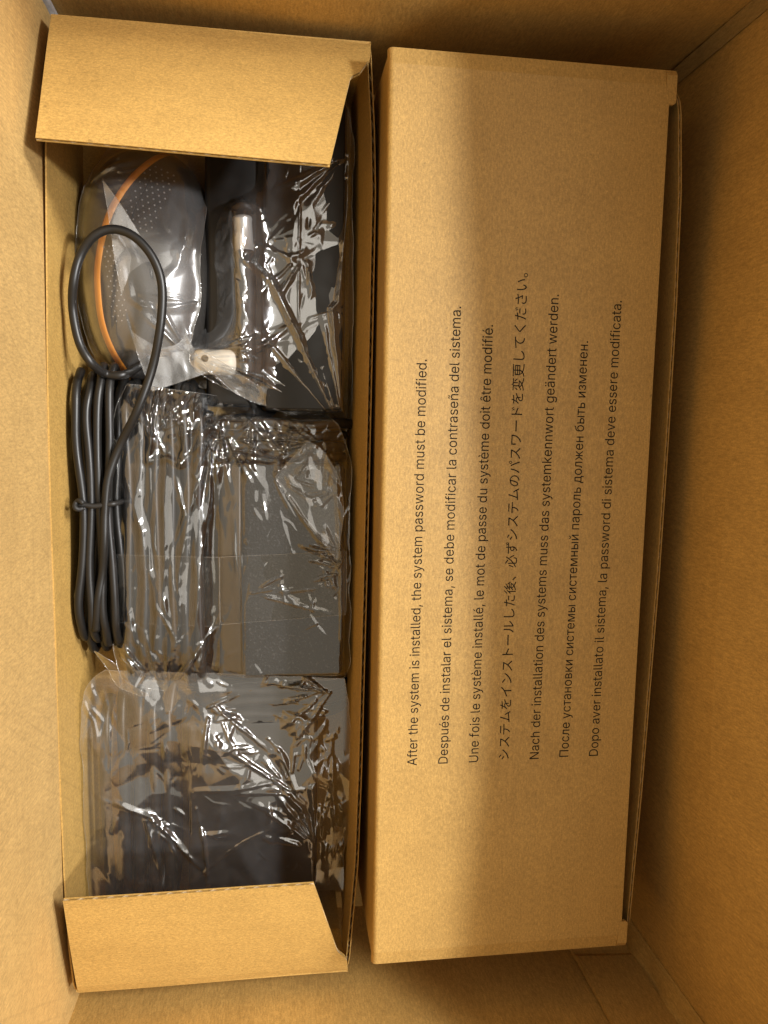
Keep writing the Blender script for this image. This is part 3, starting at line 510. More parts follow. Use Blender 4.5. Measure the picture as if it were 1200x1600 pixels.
def wind(px, py, loops):
    w = 0
    for L in loops:
        n = len(L)
        for i in range(n):
            x0, y0 = L[i]; x1, y1 = L[(i + 1) % n]
            if (y0 <= py) != (y1 <= py):
                xc = x0 + (py - y0) / (y1 - y0) * (x1 - x0)
                if xc > px: w += 1 if y1 > y0 else -1
    return w
def glyph(ch):
    if ch in tri_cache: return tri_cache[ch]
    adv, loops = font[ch]
    pts = []; ed = []
    for L in loops:
        s = len(pts); n = len(L)
        if n < 3: continue
        pts += [Vector((x + 0.0, y + 0.0)) for x, y in L]; ed += [(s + i, s + (i + 1) % n) for i in range(n)]
    if not pts: tri_cache[ch] = ([], []); return tri_cache[ch]
    v, e, f, *_ = delaunay_2d_cdt(pts, ed, [], 0, 0.01)
    keep = []
    for t in f:
        cx = sum(v[i].x for i in t) / 3; cy = sum(v[i].y for i in t) / 3
        if wind(cx, cy, loops) != 0: keep.append(tuple(t))
    tri_cache[ch] = ([(p.x, p.y) for p in v], keep)
    return tri_cache[ch]
NOTICE = [
 ("After the system is installed, the system password must be modified.", 18.6, -103.9, 76.1),
 ("Después de instalar el sistema, se debe modificar la contraseña del sistema.", 32.8, -103.6, 98.6),
 ("Une fois le système installé, le mot de passe du système doit être modifié.", 47.0, -103.6, 91.5),
 ("システムをインストールした後、必ずシステムのパスワードを変更してください。", 61.2, -102.9, 113.7),
 ("Nach der installation des systems muss das systemkennwort geändert werden.", 75.6, -103.3, 105.3),
 ("После установки системы системный пароль должен быть изменен.", 89.8, -102.8, 86.1),
 ("Dopo aver installato il sistema, la password di sistema deve essere modificata.", 104.1, -102.9, 103.8)]
for line, xb, y0, y1 in NOTICE:
    V = []; F = []; pen = 0
    jp = 'シ' in line
    for ch in line:
        gv, gf = glyph(ch); n = len(V)
        V += [(x + pen, y) for x, y in gv]; F += [tuple(i + n for i in t) for t in gf]
        pen += font[ch][0]
    A = np.array(V); A[:, 0] -= A[:, 0].min()
    k = (y1 - y0) / A[:, 0].max()
    ky = k if jp else 4.35 / 509.0
    P = np.stack([xb - A[:, 1] * ky, y0 + A[:, 0] * k, np.full(len(A), 0.08)], 1)
    build('printed_line', warp_top(P), F, M_ink, top)

# ------------------------------------------------------------------ contents of the tray
def coil(xs, y0, y1, zt, zb, r, seed, first=None, last=None):
    """One long cord wound into flattened loops side by side; returns its centre line."""
    rr = np.random.RandomState(seed); P = []
    for k, x in enumerate(xs):
        a = y0 + rr.uniform(-3, 3); b = y1 + rr.uniform(-3, 3); j = rr.uniform(-0.7, 0.7, 8)
        xn = xs[k + 1] if k + 1 < len(xs) else x + 3
        zm = (zt + zb) / 2; h = (zt - zb) / 2
        P += [(x + j[0], b, zm), (x + j[1], b - h * 0.7, zt - h * 0.3), (x + j[2], b - h * 1.8, zt), (x + j[3] * 1.5, (2*b + a) / 3, zt + 0.4), (x + j[4] * 1.5, (b + 2*a) / 3, zt + 0.4), (x + j[5], a + h * 1.8, zt), (x + j[6], a + h * 0.7, zt - h * 0.3), (x + j[7], a, zm),
              (x + 1.5, a + h * 0.8, zb + h * 0.25), (x + 2, a + h * 2, zb), (xn - 1, b - h * 2, zb), (xn, b - h * 0.8, zb + h * 0.25)]
    return P

# --- computer mouse
MC = [(-107.3, 123.4, -60.0)][0]
MA, MBB, MH, MZ = 32.5, 57.0, 37.5, ZTF + 0.4
def mouse_h(x, y):
    dx = (x - MC[0]) / MA; dy = (y - MC[1]) / MBB
    q = np.abs(dx) ** 2.6 + np.abs(dy) ** 2.4
    return MZ + MH * np.clip(1 - q, 0, 1) ** 0.34 * (1 - 0.10 * dy)
mouse = thing('computer_mouse', 'dark grey mouse with orange stripe and dotted grips inside milky bag', 'mouse', (MC[0], MC[1], MZ))
th = np.linspace(0, 2 * math.pi, 73); rr_ = np.sin(np.linspace(0, 1, 30) * math.pi / 2)
A = np.zeros((30, 73, 3))
for i, q in enumerate(rr_):
    c, s = np.cos(th), np.sin(th)
    sc_ = (np.abs(c) ** 2.6 + np.abs(s) ** 2.4) ** (-1 / 2.5)
    A[i, :, 0] = MC[0] + MA * q * c * sc_ * 0.999; A[i, :, 1] = MC[1] + MBB * q * s * sc_ * 0.999
    A[i, :, 2] = mouse_h(A[i, :, 0], A[i, :, 1]) if q < 1 else MZ
mb = MB(); mb.grid(A); shell = mb.build('shell', M_mouse, mouse, True)
mb = MB(); mb.add([(MC[0] + MA * c * 0.98, MC[1] + MBB * s * 0.98, MZ) for c, s in zip(np.cos(th[:-1]), np.sin(th[:-1]))], [tuple(range(72))]); mb.build('base', M_brick2, mouse)
st = spline([(-94.3, 180.2, -56.0), (-104.8, 169.2, -56.0), (-113.8, 157.4, -56.0), (-121.1, 144.0, -56.0), (-125.1, 131.2, -56.0), (-127.4, 118.8, -56.0), (-127.6, 107.3, -56.0), (-126.5, 94.2, -56.0), (-123.3, 82.6, -56.0), (-118.0, 71.5, -56.0)], 1.5)[:, :2]
S = np.zeros((len(st), 5, 3))
tg = np.gradient(st, axis=0); nn = np.stack([-tg[:, 1], tg[:, 0]], 1); nn /= np.linalg.norm(nn, axis=1)[:, None]
for k, o_ in enumerate((-1.7, -1.55, 0, 1.55, 1.7)):
    q = st + nn * o_; S[:, k, :2] = q; S[:, k, 2] = mouse_h(q[:, 0], q[:, 1]) + (0.42 if abs(o_) < 1.65 else -0.3)
mb = MB(); mb.grid(S); mb.build('stripe', M_orange, mouse, True)
seam = spline([(-100.4, 170.8, -54.0), (-104.6, 157.9, -54.0), (-108.7, 148.6, -54.0), (-112.3, 139.1, -54.0), (-115.3, 131.8, -54.0)], 1.5)[:, :2]
mb = MB(); mb.tube([(x, y, float(mouse_h(x, y)) + 0.05) for x, y in seam], 0.35, 6); mb.build('seam', M_brick2, mouse)
ico = [(0,0,1)] + [(math.cos(a)*.75, math.sin(a)*.75, .66) for a in np.arange(6)*math.pi/3] + [(math.cos(a), math.sin(a), 0) for a in np.arange(6)*math.pi/3]
icf = [(0, 1+i, 1+(i+1) % 6) for i in range(6)] + [(1+i, 7+i, 7+(i+1) % 6, 1+(i+1) % 6) for i in range(6)]
dots = MB()
def dot_patch(c0, c1, across, rows, cols, fade):
    c0 = np.array(c0[:2]); c1 = np.array(c1[:2]); d = (c1 - c0) / max(rows - 1, 1); n = np.array([-d[1], d[0]]); n /= np.linalg.norm(n)
    for i in range(rows):
        for j in range(cols):
            p = c0 + d * i + n * across * (j - (cols - 1) / 2 + (0.5 if i % 2 else 0))
            r = 0.52 * (1 - fade * i / rows)
            z = float(mouse_h(p[0], p[1]))
            dots.add([(p[0] + r*a, p[1] + r*b, z - 0.05 + r*c) for a, b, c in ico], icf)
dot_patch([(-98.8, 166.1, -54.0)][0], [(-110.1, 137.8, -54.0)][0], 3.0, 13, 5, 0.1)
dot_patch([(-121.6, 128.1, -54.0)][0], [(-117.8, 94.3, -54.0)][0], 2.6, 16, 3, 0.3)
do = dots.build('grip_dots', plastic('grip_dot_plastic', (0.30, 0.28, 0.25), 0.35), mouse, True); do['kind'] = 'stuff'

# --- the long black cable: big loop over the mouse bag, then wound into a bundle
RC = 2.0
bundle_x = [[(-137.0, 4.7, -50.0)][0][0], [(-131.6, 4.8, -50.0)][0][0], [(-126.3, 4.8, -50.0)][0][0], [(-121.1, 4.8, -50.0)][0][0]]
yb1 = [(-133.3, 70.8, -52.0)][0][1]; yb0 = [(-136.5, -61.4, -52.0)][0][1]
path = coil(bundle_x, yb0, yb1, -50.0, -72.0, RC, 4)
loop = [(-124.4, -9.9, -46.0), (-123.7, 5.3, -46.0), (-121.7, 21.8, -46.0), (-116.2, 36.7, -46.0)] + [(-107.3, 53.0, -41.0), (-100.5, 71.9, -41.0)] + [(-96.1, 91.7, -38.0), (-95.4, 108.5, -38.0), (-99.3, 120.3, -38.0), (-106.9, 128.7, -38.0), (-115.6, 131.5, -38.0), (-123.7, 128.4, -38.0)] + [(-130.3, 120.3, -40.0), (-133.6, 108.6, -40.0)] + [(-135.2, 96.7, -44.0), (-132.8, 82.6, -44.0), (-128.0, 73.9, -44.0)] + [(-123.3, 69.3, -52.0), (-115.6, 69.0, -52.0)] + [(-110.5, 73.3, -62.0), (-104.5, 78.9, -62.0)]
cable = thing('coiled_cable', 'black round cable wound in a bundle against tray wall, one loop over the mouse', 'cable', (-130, -5, -75))
TIE_Y = [(-131.0, 8.0, -48.0)][0][1]; TIE_X = [(-127.6, 8.0, -48.0)][0][0]
def pinch(P):
    P = P.copy(); P[:, 0] = TIE_X + (P[:, 0] - TIE_X) * (1 - 0.30 * np.exp(-((P[:, 1] - TIE_Y) / 26.0) ** 2)); return P
mb = MB(); mb.tube(pinch(spline(path, 2.0)), RC, 12); mb.build('wound_bundle', M_cord, cable, True)
lead = [(-130.4, -53.0, -52.0)] + [(-128.5, -38.1, -49.0), (-126.2, -24.2, -49.0)] + loop
mb = MB(); mb.tube(spline(lead, 1.5), RC, 14); mb.build('loop', M_cord, cable, True)
# lower strands seen between the top ones
lo = coil([b + 2.6 for b in bundle_x], yb0 - 3, yb1 - 5, -57.0, -80.0, RC, 9)
mb = MB(); mb.tube(pinch(spline(lo, 2.5)), RC, 10); mb.build('inner_bundle', M_cord, cable, True)
tie = thing('wire_tie', 'black rubbery wire tie knotted round the cable bundle', 'cable tie', [(-131.0, 8.0, -48.0)][0])
t0 = [(-119.6, 9.2, -45.6), (-123.9, 8.6, -45.6), (-128.8, 8.0, -45.6), (-132.7, 8.6, -45.6), (-135.9, 8.3, -45.6)]
mb = MB(); mb.tube(spline([(t0[0][0] + 2, t0[0][1], -62)] + [(t0[0][0] + 1, t0[0][1], -49)] + list(t0) + [(t0[-1][0] - 1.0, t0[-1][1], -50), (t0[-1][0] + 0.5, t0[-1][1], -66)], 1.2), 1.25, 10); mb.build('band', M_black, tie, True)
c = Vector([(-134.4, 8.8, -43.0)][0]); kn = [c + Vector((2.0*math.cos(a), 2.0*math.sin(a), 0.8*math.sin(2*a))) for a in np.linspace(0.4, 5.6, 16)]
mb = MB(); mb.tube(kn, 1.2, 8); mb.build('knot', M_black, tie, True)

def rbox(name, lo, hi, r, mat, parent, seg=3):
    bm = bmesh.new(); bmesh.ops.create_cube(bm, size=1.0)
    for v in bm.verts:
        v.co = Vector([(lo[i] + hi[i]) / 2 + v.co[i] * (hi[i] - lo[i]) for i in range(3)])
    bmesh.ops.bevel(bm, geom=list(bm.edges), offset=r, segments=seg, profile=0.5, affect='EDGES')
    for v in bm.verts: v.co *= MM
    me = bpy.data.meshes.new(name); bm.to_mesh(me); bm.free(); me.materials.append(mat)
    me.polygons.foreach_set('use_smooth', [True] * len(me.polygons))
    o = link(bpy.data.objects.new(name, me), parent)
    return o

# --- connector set under the far flap: black block, steel barrel plug, ivory connector
a = [(-50.9, 201.0, -62.0)][0]; b = [(-10.9, 53.7, -62.0)][0]
U_BR = (a[0], b[0], b[1], a[1], -62.0)
blk = thing('power_adapter', 'smooth black power adapter in the bag beside the mouse, partly under far flap', 'adapter', ((a[0]+b[0])/2, (a[1]+b[1])/2, ZTF), 'power adapters in the tray')
rbox('body', (a[0], b[1], ZTF + .3), (b[0], a[1], -62.0), 3.0, M_brick2, blk)
lc = [(-79.1, 53.9, -69.0)][0]
rbox('dark_filler', (lc[0], b[1] + 2, ZTF + .5), (a[0] + 1.5, a[1] - 2, -68.5), 3.0, M_brick2, blk)  # dark block added to cover the bright tray floor beside the body
rbox('lid', (a[0] + 1.2, b[1] + 1.2, -63.0), (b[0] - 1.2, a[1] - 1.2, -61.2), 0.8, M_brick2, blk)
p0 = Vector([(-61.1, 146.0, -63.0)][0]); p1 = Vector([(-60.0, 130.0, -63.0)][0]); p2 = Vector([(-59.1, 106.6, -63.0)][0]); p3 = Vector([(-58.3, 69.9, -64.5)][0])
plug = thing('barrel_plug_lead', 'black lead with shiny steel barrel plug, inside clear bag', 'plug', (p2.x, p2.y, -70))
mb = MB(); mb.tube([p0, p0 + (p1-p0)*0.03, p0 + (p1-p0)*0.1, p0 + (p1-p0)*0.15, p1], [3.8, 4.5, 4.8, 4.5, 4.5], 24); mb.build('steel_barrel', M_steel, plug, True)
mb = MB(); mb.tube([p1, p1 + (p2-p1)*0.02, p2, p2 + (p3-p2)*0.1, p2 + (p3-p2)*0.9, p3], [4.4, 4.9, 5.1, 4.4, 3.8, 2.6], 20); mb.build('grip', M_black, plug, True)
q0 = p0 + Vector((0, 3.0, -0.8))
mb = MB(); mb.tube([q0 + Vector((-5, 1, -0.5)), q0 + Vector((0, 2.2, 1.2)), q0 + Vector((6, 0, 0))], [1.5, 4.0, 1.5], 10); mb.build('end_cap', M_black, plug, True)
mb = MB(); mb.tube(spline([p3, p3 + Vector((0, -8, -3)), p3 + Vector((8, -18, -12)), p3 + Vector((18, -8, -20))], 2), 2.2, 10); mb.build('lead', M_cord, plug, True)
iv0 = [(-84.7, 71.1, -64.0)][0]; iv1 = [(-63.8, 83.3, -64.0)][0]
ivo = thing('ivory_connector', 'small ivory plastic connector with round hole, inside clear bag', 'connector', ((iv0[0]+iv1[0])/2, (iv0[1]+iv1[1])/2, -80))
ivy = (iv0[1] + iv1[1]) / 2
mb = MB(); mb.tube([(iv0[0], ivy, -69.5), (iv0[0] + .3, ivy, -69.5), (iv0[0] + 1.2, ivy, -69.5), (iv0[0] + 5, ivy, -69.5), (iv1[0] - 4, ivy, -69.5), (iv1[0] - 1, ivy, -69.5), (iv1[0], ivy, -69.5)], [3, 4.6, 5.6, 6.2, 6.4, 5.6, 3.5], 24); mb.build('housing', M_ivory, ivo, True)
h0 = [(-79.0, 78.5, -62.7)][0]
mb = MB(); mb.tube([(h0[0], h0[1], -66.0), (h0[0], h0[1], -62.9)], 1.7, 14); mb.build('hole', M_brick2, ivo)  # solid dark plug stands in for the shade inside the hole

# --- middle adapter with its wound cord
a = [(-61.4, 28.8, -55.0)][0]; b = [(-10.4, -79.8, -55.0)][0]; s0 = [(-72.6, 28.5, -58.0)][0]
adp = thing('power_adapter', 'speckled black power adapter brick in the middle of the tray', 'adapter', ((a[0]+b[0])/2, (a[1]+b[1])/2, ZTF), 'power adapters in the tray')
rbox('body', (a[0], b[1], ZTF + .3), (b[0], a[1], -55.0), 3.6, M_brick, adp, 4)
rbox('side_ledge', (s0[0], b[1] + .8, ZTF + .6), (a[0] + 1.0, a[1] - .8, -58.2), 2.4, M_brick2, adp)
M_BR = (a[0], b[0], b[1], a[1], -55.0); M_ST = (s0[0], a[0], b[1], a[1], -58.0)
cx = [p[0] for p in [(-115.5, -11.5, -56.0), (-108.9, -11.5, -56.0), (-101.9, -11.5, -56.0), (-95.0, -11.5, -56.0), (-88.3, -11.6, -56.0), (-81.6, -11.6, -56.0)]]
yc1 = [(-99.7, 63.7, -58.0)][0][1]; yc0 = [(-101.7, -83.7, -58.0)][0][1]
cpath = coil(cx, yc0, yc1, -57.0, -80.0, 2.6, 14)
cpath2 = coil([x + 3 for x in cx[:-1]], yc0 + 8, yc1 + 5, -61.0, -84.0, 2.6, 15)
mcord = thing('wound_cord', 'black adapter cord wound into long loops left of the speckled brick', 'cord', ((cx[0]+cx[-1])/2, (yc0+yc1)/2, -84), 'wound cords in the tray')
CP1 = spline(cpath, 2.0); CP2 = spline(cpath2, 2.0)
mb = MB(); mb.tube(CP1, 2.6, 10); mb.build('outer_loops', M_cord, mcord, True)
mb = MB(); mb.tube(CP2, 2.6, 10); mb.build('inner_loops', M_cord, mcord, True)
yx = [p[1] for p in [(-38.7, 47.7, -66.0), (-38.7, 42.0, -66.0), (-38.7, 36.2, -66.0), (-38.7, 31.1, -66.0)]]; xa, xb_ = [(-74.0, 38.2, -66.0)][0][0], [(-9.7, 39.2, -66.0)][0][0]
CPX = spline([(y, x, z) for x, y, z in coil(yx, xa, xb_, -64.0, -84.0, 2.6, 31)], 2.0)
mb = MB(); mb.tube(CPX, 2.6, 10); mb.build('filler_loops', M_cord, mcord, True)  # added to darken the gap where the tray floor showed through

# --- near adapter and its cord, under the near flap
a = [(-89.1, -104.2, -60.0)][0]; b = [(-22.5, -228.1, -60.0)][0]
ad2 = thing('power_adapter', 'plain black power adapter in crumpled bag half under the near flap', 'adapter', ((a[0]+b[0])/2, (a[1]+b[1])/2, ZTF), 'power adapters in the tray')
rbox('body', (a[0], b[1], ZTF + .3), (b[0], a[1], -60.0), 2.5, M_brick2, ad2)
B_BR = (a[0], b[0], b[1], a[1], -60.0)
e0 = Vector(((a[0] + 16), a[1] - 1, -70))
mb = MB()
for k in range(6):
    r0 = 5.2 - 0.4 * k
    mb.tube([e0 + Vector((0, 3.0 * k, 1.6)), e0 + Vector((0, 3.0 * k + 1.8, 1.6))], r0, 14)
mb.tube([e0, e0 + Vector((0, 20, 1.6))], 3.0, 12); mb.build('strain_relief', M_black, ad2, True)
bx_ = [p[0] for p in [(-129.1, -144.2, -62.0), (-121.5, -144.6, -62.0), (-114.0, -144.9, -62.0), (-106.3, -145.3, -62.0), (-99.3, -145.7, -62.0)]]
yd1 = [(-111.8, -92.4, -62.0)][0][1]; yd0 = [(-113.7, -204.5, -62.0)][0][1]
dp = spline(coil(bx_, yd0, yd1, -64.0, -86.0, 2.7, 21), 2.0)
ncord = thing('wound_cord', 'black cord wound in loops inside crumpled bag at the near left corner', 'cord', ((bx_[0]+bx_[-1])/2, (yd0+yd1)/2, -86), 'wound cords in the tray')
mb = MB(); mb.tube(dp, 2.7, 10); mb.build('loops', M_cord, ncord, True)
yx = [p[1] for p in [(-38.1, -89.7, -70.0), (-38.0, -96.6, -70.0), (-38.0, -103.7, -70.0)]]; xa, xb_ = [(-87.5, -97.9, -70.0)][0][0], [(-7.5, -100.4, -70.0)][0][0]
DPX = spline([(y, x, z) for x, y, z in coil(yx, xa, xb_, -68.0, -88.0, 2.7, 33)], 2.0)
mb = MB(); mb.tube(DPX, 2.7, 10); mb.build('filler_loops', M_cord, ncord, True)  # extra loops filling the gap between adapters so it stays dark
mb = MB(); mb.tube(spline([tuple(e0 + Vector((0, 20, 1.6))), tuple(e0 + Vector((-8, 27, 0))), tuple(e0 + Vector((-22, 22, -2))), (bx_[-1], yd1 - 14, -66)], 2), 2.7, 10); mb.build('lead', M_cord, ncord, True)

# ------------------------------------------------------------------ the clear bags
tab = np.random.RandomState(99).uniform(-1, 1, (128, 128, 24))
def fold(u, v, k):
    """Piecewise-flat noise: random heights on a triangle lattice, so it breaks into facets with sharp creases."""
    i = np.floor(u).astype(int); j = np.floor(v).astype(int); a = u - i; b = v - j
    g = lambda p, q: tab[p % 128, q % 128, k % 24]
    h00, h10, h01, h11 = g(i, j), g(i+1, j), g(i, j+1), g(i+1, j+1)
    return np.where(a > b, h00 + (h10-h00)*a + (h11-h10)*b, h00 + (h01-h00)*b + (h11-h01)*a)
def crumple(X, Y, layers, seed):
    Z = np.zeros_like(X)
    for n, (cell, amp, ang, stretch) in enumerate(layers):
        k = seed + n * 3; c, s = math.cos(ang), math.sin(ang)
        u = (X*c + Y*s); v = (-X*s + Y*c)
        wu = fold(u / cell / 2.7 + 7.3, v / cell / 2.7 / stretch + 3.1, k + 1) * cell * 0.9; wv = fold(u / cell / 2.3 + 1.7, v / cell / 2.3 / stretch + 9.1, k + 2) * cell * 0.9 * stretch
        Z += amp * fold((u + wu) / cell, (v + wv) / cell / stretch, k)
    return Z
def seg_dist(X, Y, pts):
    D = np.full(X.shape, 1e9); T = np.zeros(X.shape); n = len(pts) - 1
    for i in range(n):
        ax, ay = pts[i][:2]; bx2, by2 = pts[i+1][:2]; dx, dy = bx2-ax, by2-ay; L = dx*dx+dy*dy + 1e-9
        t = np.clip(((X-ax)*dx+(Y-ay)*dy)/L, 0, 1); d = np.hypot(X-ax-t*dx, Y-ay-t*dy)
        T = np.where(d < D, (i + t) / n, T); D = np.minimum(D, d)
    return D, T
def over_tube(X, Y, pts, r):
    h = np.full(X.shape, -999.0)
    P = np.asarray(pts, float); P = np.concatenate([P[:-1] * (1 - f) + P[1:] * f for f in (0, 0.25, 0.5, 0.75)])
    P = P[P[:, 2] > -76]
    for x, y, z in P:
        ii = (X - x) ** 2 + (Y - y) ** 2; m = ii < r * r
        h[m] = np.maximum(h[m], z + np.sqrt(r*r - ii[m]))
    return h
def over_box(X, Y, b, r=2.0):
    x0, x1, y0, y1, z = b
    d = np.minimum(np.minimum(X - x0, x1 - X), np.minimum(Y - y0, y1 - Y))
    e = np.clip(r - d, 0, r)
    return np.where(d > 0, z - (r - np.sqrt(np.maximum(r*r - e*e, 0))), -999.0)
def blur(h):
    p = np.pad(h, 1, mode='edge'); return (p[:-2,1:-1]+p[2:,1:-1]+p[1:-1,:-2]+p[1:-1,2:]+2*p[1:-1,1:-1])/6.0
def film(name, left, right, under, mat, parent, layers, seed, iters=140, floor=-90.0, ridges=(), zones=(), res=0.5, gap=0.35, jit=0.3, base_amp=1.0, rim=True, lift=0.0, creases=(), bumps=(), sag=0.0, fans=(), fine=110, grain=1.2):
    L = spline(left, 1.0)[:, :2]; R_ = spline(right, 1.0)[:, :2]
    hgt = max(np.linalg.norm(np.diff(L, axis=0), axis=1).sum(), np.linalg.norm(np.diff(R_, axis=0), axis=1).sum())
    wid = np.linalg.norm(L - R_[np.linspace(0, len(R_)-1, len(L)).astype(int)], axis=1).max()
    nr = int(hgt / res) + 2; nc = int(wid / res) + 2
    t = np.linspace(0, 1, nr); s = np.linspace(0, 1, nc)
    Li = np.stack([np.interp(t, np.linspace(0, 1, len(L)), L[:, k]) for k in (0, 1)], 1)
    Ri = np.stack([np.interp(t, np.linspace(0, 1, len(R_)), R_[:, k]) for k in (0, 1)], 1)
    tt = t * hgt
    Li = Li + np.stack([1.0 * fold(tt / 14.0, 0 * tt + 2.3, seed) + 0.2 * fold(tt / 4.0, 0 * tt + 5.3, seed + 1), 0 * tt], 1)
    Ri = Ri + np.stack([1.0 * fold(tt / 14.0, 0 * tt + 7.3, seed) + 0.2 * fold(tt / 4.0, 0 * tt + 9.3, seed + 1), 0 * tt], 1)
    X = Li[:, :1] * (1 - s) + Ri[:, :1] * s; Y = Li[:, 1:] * (1 - s) + Ri[:, 1:] * s
    h0 = np.full(X.shape, floor)
    for u in under: h0 = np.maximum(h0, u(X, Y))
    h = h0.copy()
    for i in range(iters): h = np.maximum(h0, blur(h))
    for i in range(6): h = blur(h)
    for (zx, zy, *_), rad, dz in bumps: h = h + dz * np.exp(-((X - zx) ** 2 + (Y - zy) ** 2) / (2 * rad * rad))
    if sag: h = h + sag * (0.5 + np.sin(X / 9.0 + 1.3 * np.sin(Y / 17.0 + seed)) * np.sin(Y / 13.0 + 1.1 * np.sin(X / 11.0 + 2 * seed)))
    amp = np.full(X.shape, base_amp)
    for (zx, zy, *_), rad, k in zones: amp += k * np.exp(-((X - zx) ** 2 + (Y - zy) ** 2) / (2 * rad * rad))
    Z = h + gap + lift + np.clip(amp, 0, 9) * crumple(X, Y, layers, seed)
    for pts, hh, hw in ridges:
        D, T = seg_dist(X, Y, pts)
        Z += 0.62 * hh * np.maximum(0, 1 - D / (0.62 * hw)) ** 1.2 * (0.35 + 0.65 * np.sin(np.clip(T, 0.03, 0.97) * math.pi)) * (1 + 0.25 * crumple(X, Y, [(4, 1, 0, 1)], seed + 9))
    cr = np.random.RandomState(seed + 500)
    x_lo, x_hi, y_lo, y_hi = X.min(), X.max(), Y.min(), Y.max()
    for q in range(fine):                                                 # fine wrinkles all over
        x0 = cr.uniform(x_lo, x_hi); y0 = cr.uniform(y_lo, y_hi); th_ = grain + cr.normal() * 0.55; l_ = cr.uniform(4, 15)
        jj = (np.abs(X - x0) < l_ + 2) & (np.abs(Y - y0) < l_ + 2)
        if not jj.any(): continue
        D, T = seg_dist(X[jj], Y[jj], [(x0, y0), (x0 + l_ * math.cos(th_), y0 + l_ * math.sin(th_))])
        Z[jj] += cr.uniform(0.12, 0.42) * (1 if cr.rand() < 0.6 else -1) * np.maximum(0, 1 - D / cr.uniform(0.7, 1.5)) * np.sin(np.clip(T, 0, 1) * math.pi)
    for (cx0, cy0, *_), n, length, hh, a0, a1 in fans:                    # pleats running out from where the film is gathered
        for q in range(n):
            th_ = a0 + (a1 - a0) * (q + cr.uniform(0.1, 0.9)) / n; l_ = length * cr.uniform(0.5, 1.3); d0 = cr.uniform(0, 0.45) * l_; th_ += cr.normal() * 0.12; cx0 += cr.normal() * 0.8; cy0 += cr.normal() * 0.8
            x0 = cx0 + d0 * math.cos(th_); y0 = cy0 + d0 * math.sin(th_); x1 = cx0 + l_ * math.cos(th_); y1 = cy0 + l_ * math.sin(th_)
            D, T = seg_dist(X, Y, [(x0, y0), (x1, y1)])
            Z += hh * cr.uniform(0.5, 1.2) * np.maximum(0, 1 - D / (0.8 + 1.8 * T)) * (1 - T) ** 0.7
    for (cx0, cy0, *_), rad, n, length, hh, ang, spread in creases:       # sharp straight creases scattered round a spot
        for q in range(n):
            x0 = cx0 + cr.normal() * rad; y0 = cy0 + cr.normal() * rad; th_ = ang + cr.normal() * spread; l_ = length * cr.uniform(0.4, 1.4)
            x1 = x0 + l_ * math.cos(th_); y1 = y0 + l_ * math.sin(th_); xm = (x0 + x1) / 2 + cr.normal() * l_ * 0.08; ym = (y0 + y1) / 2 + cr.normal() * l_ * 0.08
            D, T = seg_dist(X, Y, [(x0, y0), (xm, ym), (x1, y1)])
            hw = cr.uniform(0.9, 2.2)
            Z += 0.62 * hh * cr.uniform(0.4, 1.3) * (1 if cr.rand() < 0.75 else -0.7) * np.maximum(0, 1 - D / hw) * np.sin(np.clip(T, 0.0, 1.0) * math.pi)
    Z = np.maximum(Z, h0 + 0.25)
    Zb = blur(Z); Z = np.maximum(0.6 * Z + 0.4 * Zb, h0 + 0.22)
    jx = jit * crumple(X, Y, [(7, 1, 0.4, 1)], seed + 11); jy = jit * crumple(X, Y, [(7, 1, 1.1, 1)], seed + 12)
    A = np.stack([X + jx, Y + jy, Z], 2)
    mb = MB(); mb.grid(A)
    o = mb.build(name, mat, parent, True, ori=False)
    if rim:
        m2 = MB()
        for line in (A[0], A[-1], A[:, 0], A[:, -1]):
            m2.tube(line[::2], 0.11, 5)
        m2.build('edge_bead', M_bead, o, True)
    return o
M_bead = film_mat('film_edge', 0.10, 0.15, 0.25, (0.85, 0.85, 0.84), wrinkle=0.0)
def patch(name, left, right, z, mat, parent, layers, seed, amp=1.0, res=0.7):
    """A loose fold of film lying over the rest: z = (z at left start, left end, right start, right end)."""
    L = spline(left, 1.0)[:, :2]; R_ = spline(right, 1.0)[:, :2]
    nr = int(max(len(L), len(R_)) / res); wid = np.linalg.norm(L - R_[np.linspace(0, len(R_)-1, len(L)).astype(int)], axis=1).max(); nc = max(4, int(wid / res))
    t = np.linspace(0, 1, nr); s = np.linspace(0, 1, nc)
    Li = np.stack([np.interp(t, np.linspace(0, 1, len(L)), L[:, k]) for k in (0, 1)], 1); Ri = np.stack([np.interp(t, np.linspace(0, 1, len(R_)), R_[:, k]) for k in (0, 1)], 1)
    X = Li[:, :1]*(1-s)+Ri[:, :1]*s; Y = Li[:, 1:]*(1-s)+Ri[:, 1:]*s
    T, S_ = np.meshgrid(t, s, indexing='ij')
    Z = (z[0]*(1-T)+z[1]*T)*(1-S_)+(z[2]*(1-T)+z[3]*T)*S_ + amp * crumple(X, Y, layers, seed)
    Z = 0.5*Z+0.5*blur(Z)
    A = np.stack([X, Y, Z], 2); mb = MB(); mb.grid(A); o = mb.build(name, mat, parent, True, ori=False)
    m2 = MB()
    for line in (A[0], A[-1], A[:, 0], A[:, -1]): m2.tube(line[::2], 0.08, 5)
    m2.build('edge_bead', M_bead, o, True)
    return o

ANG = math.radians
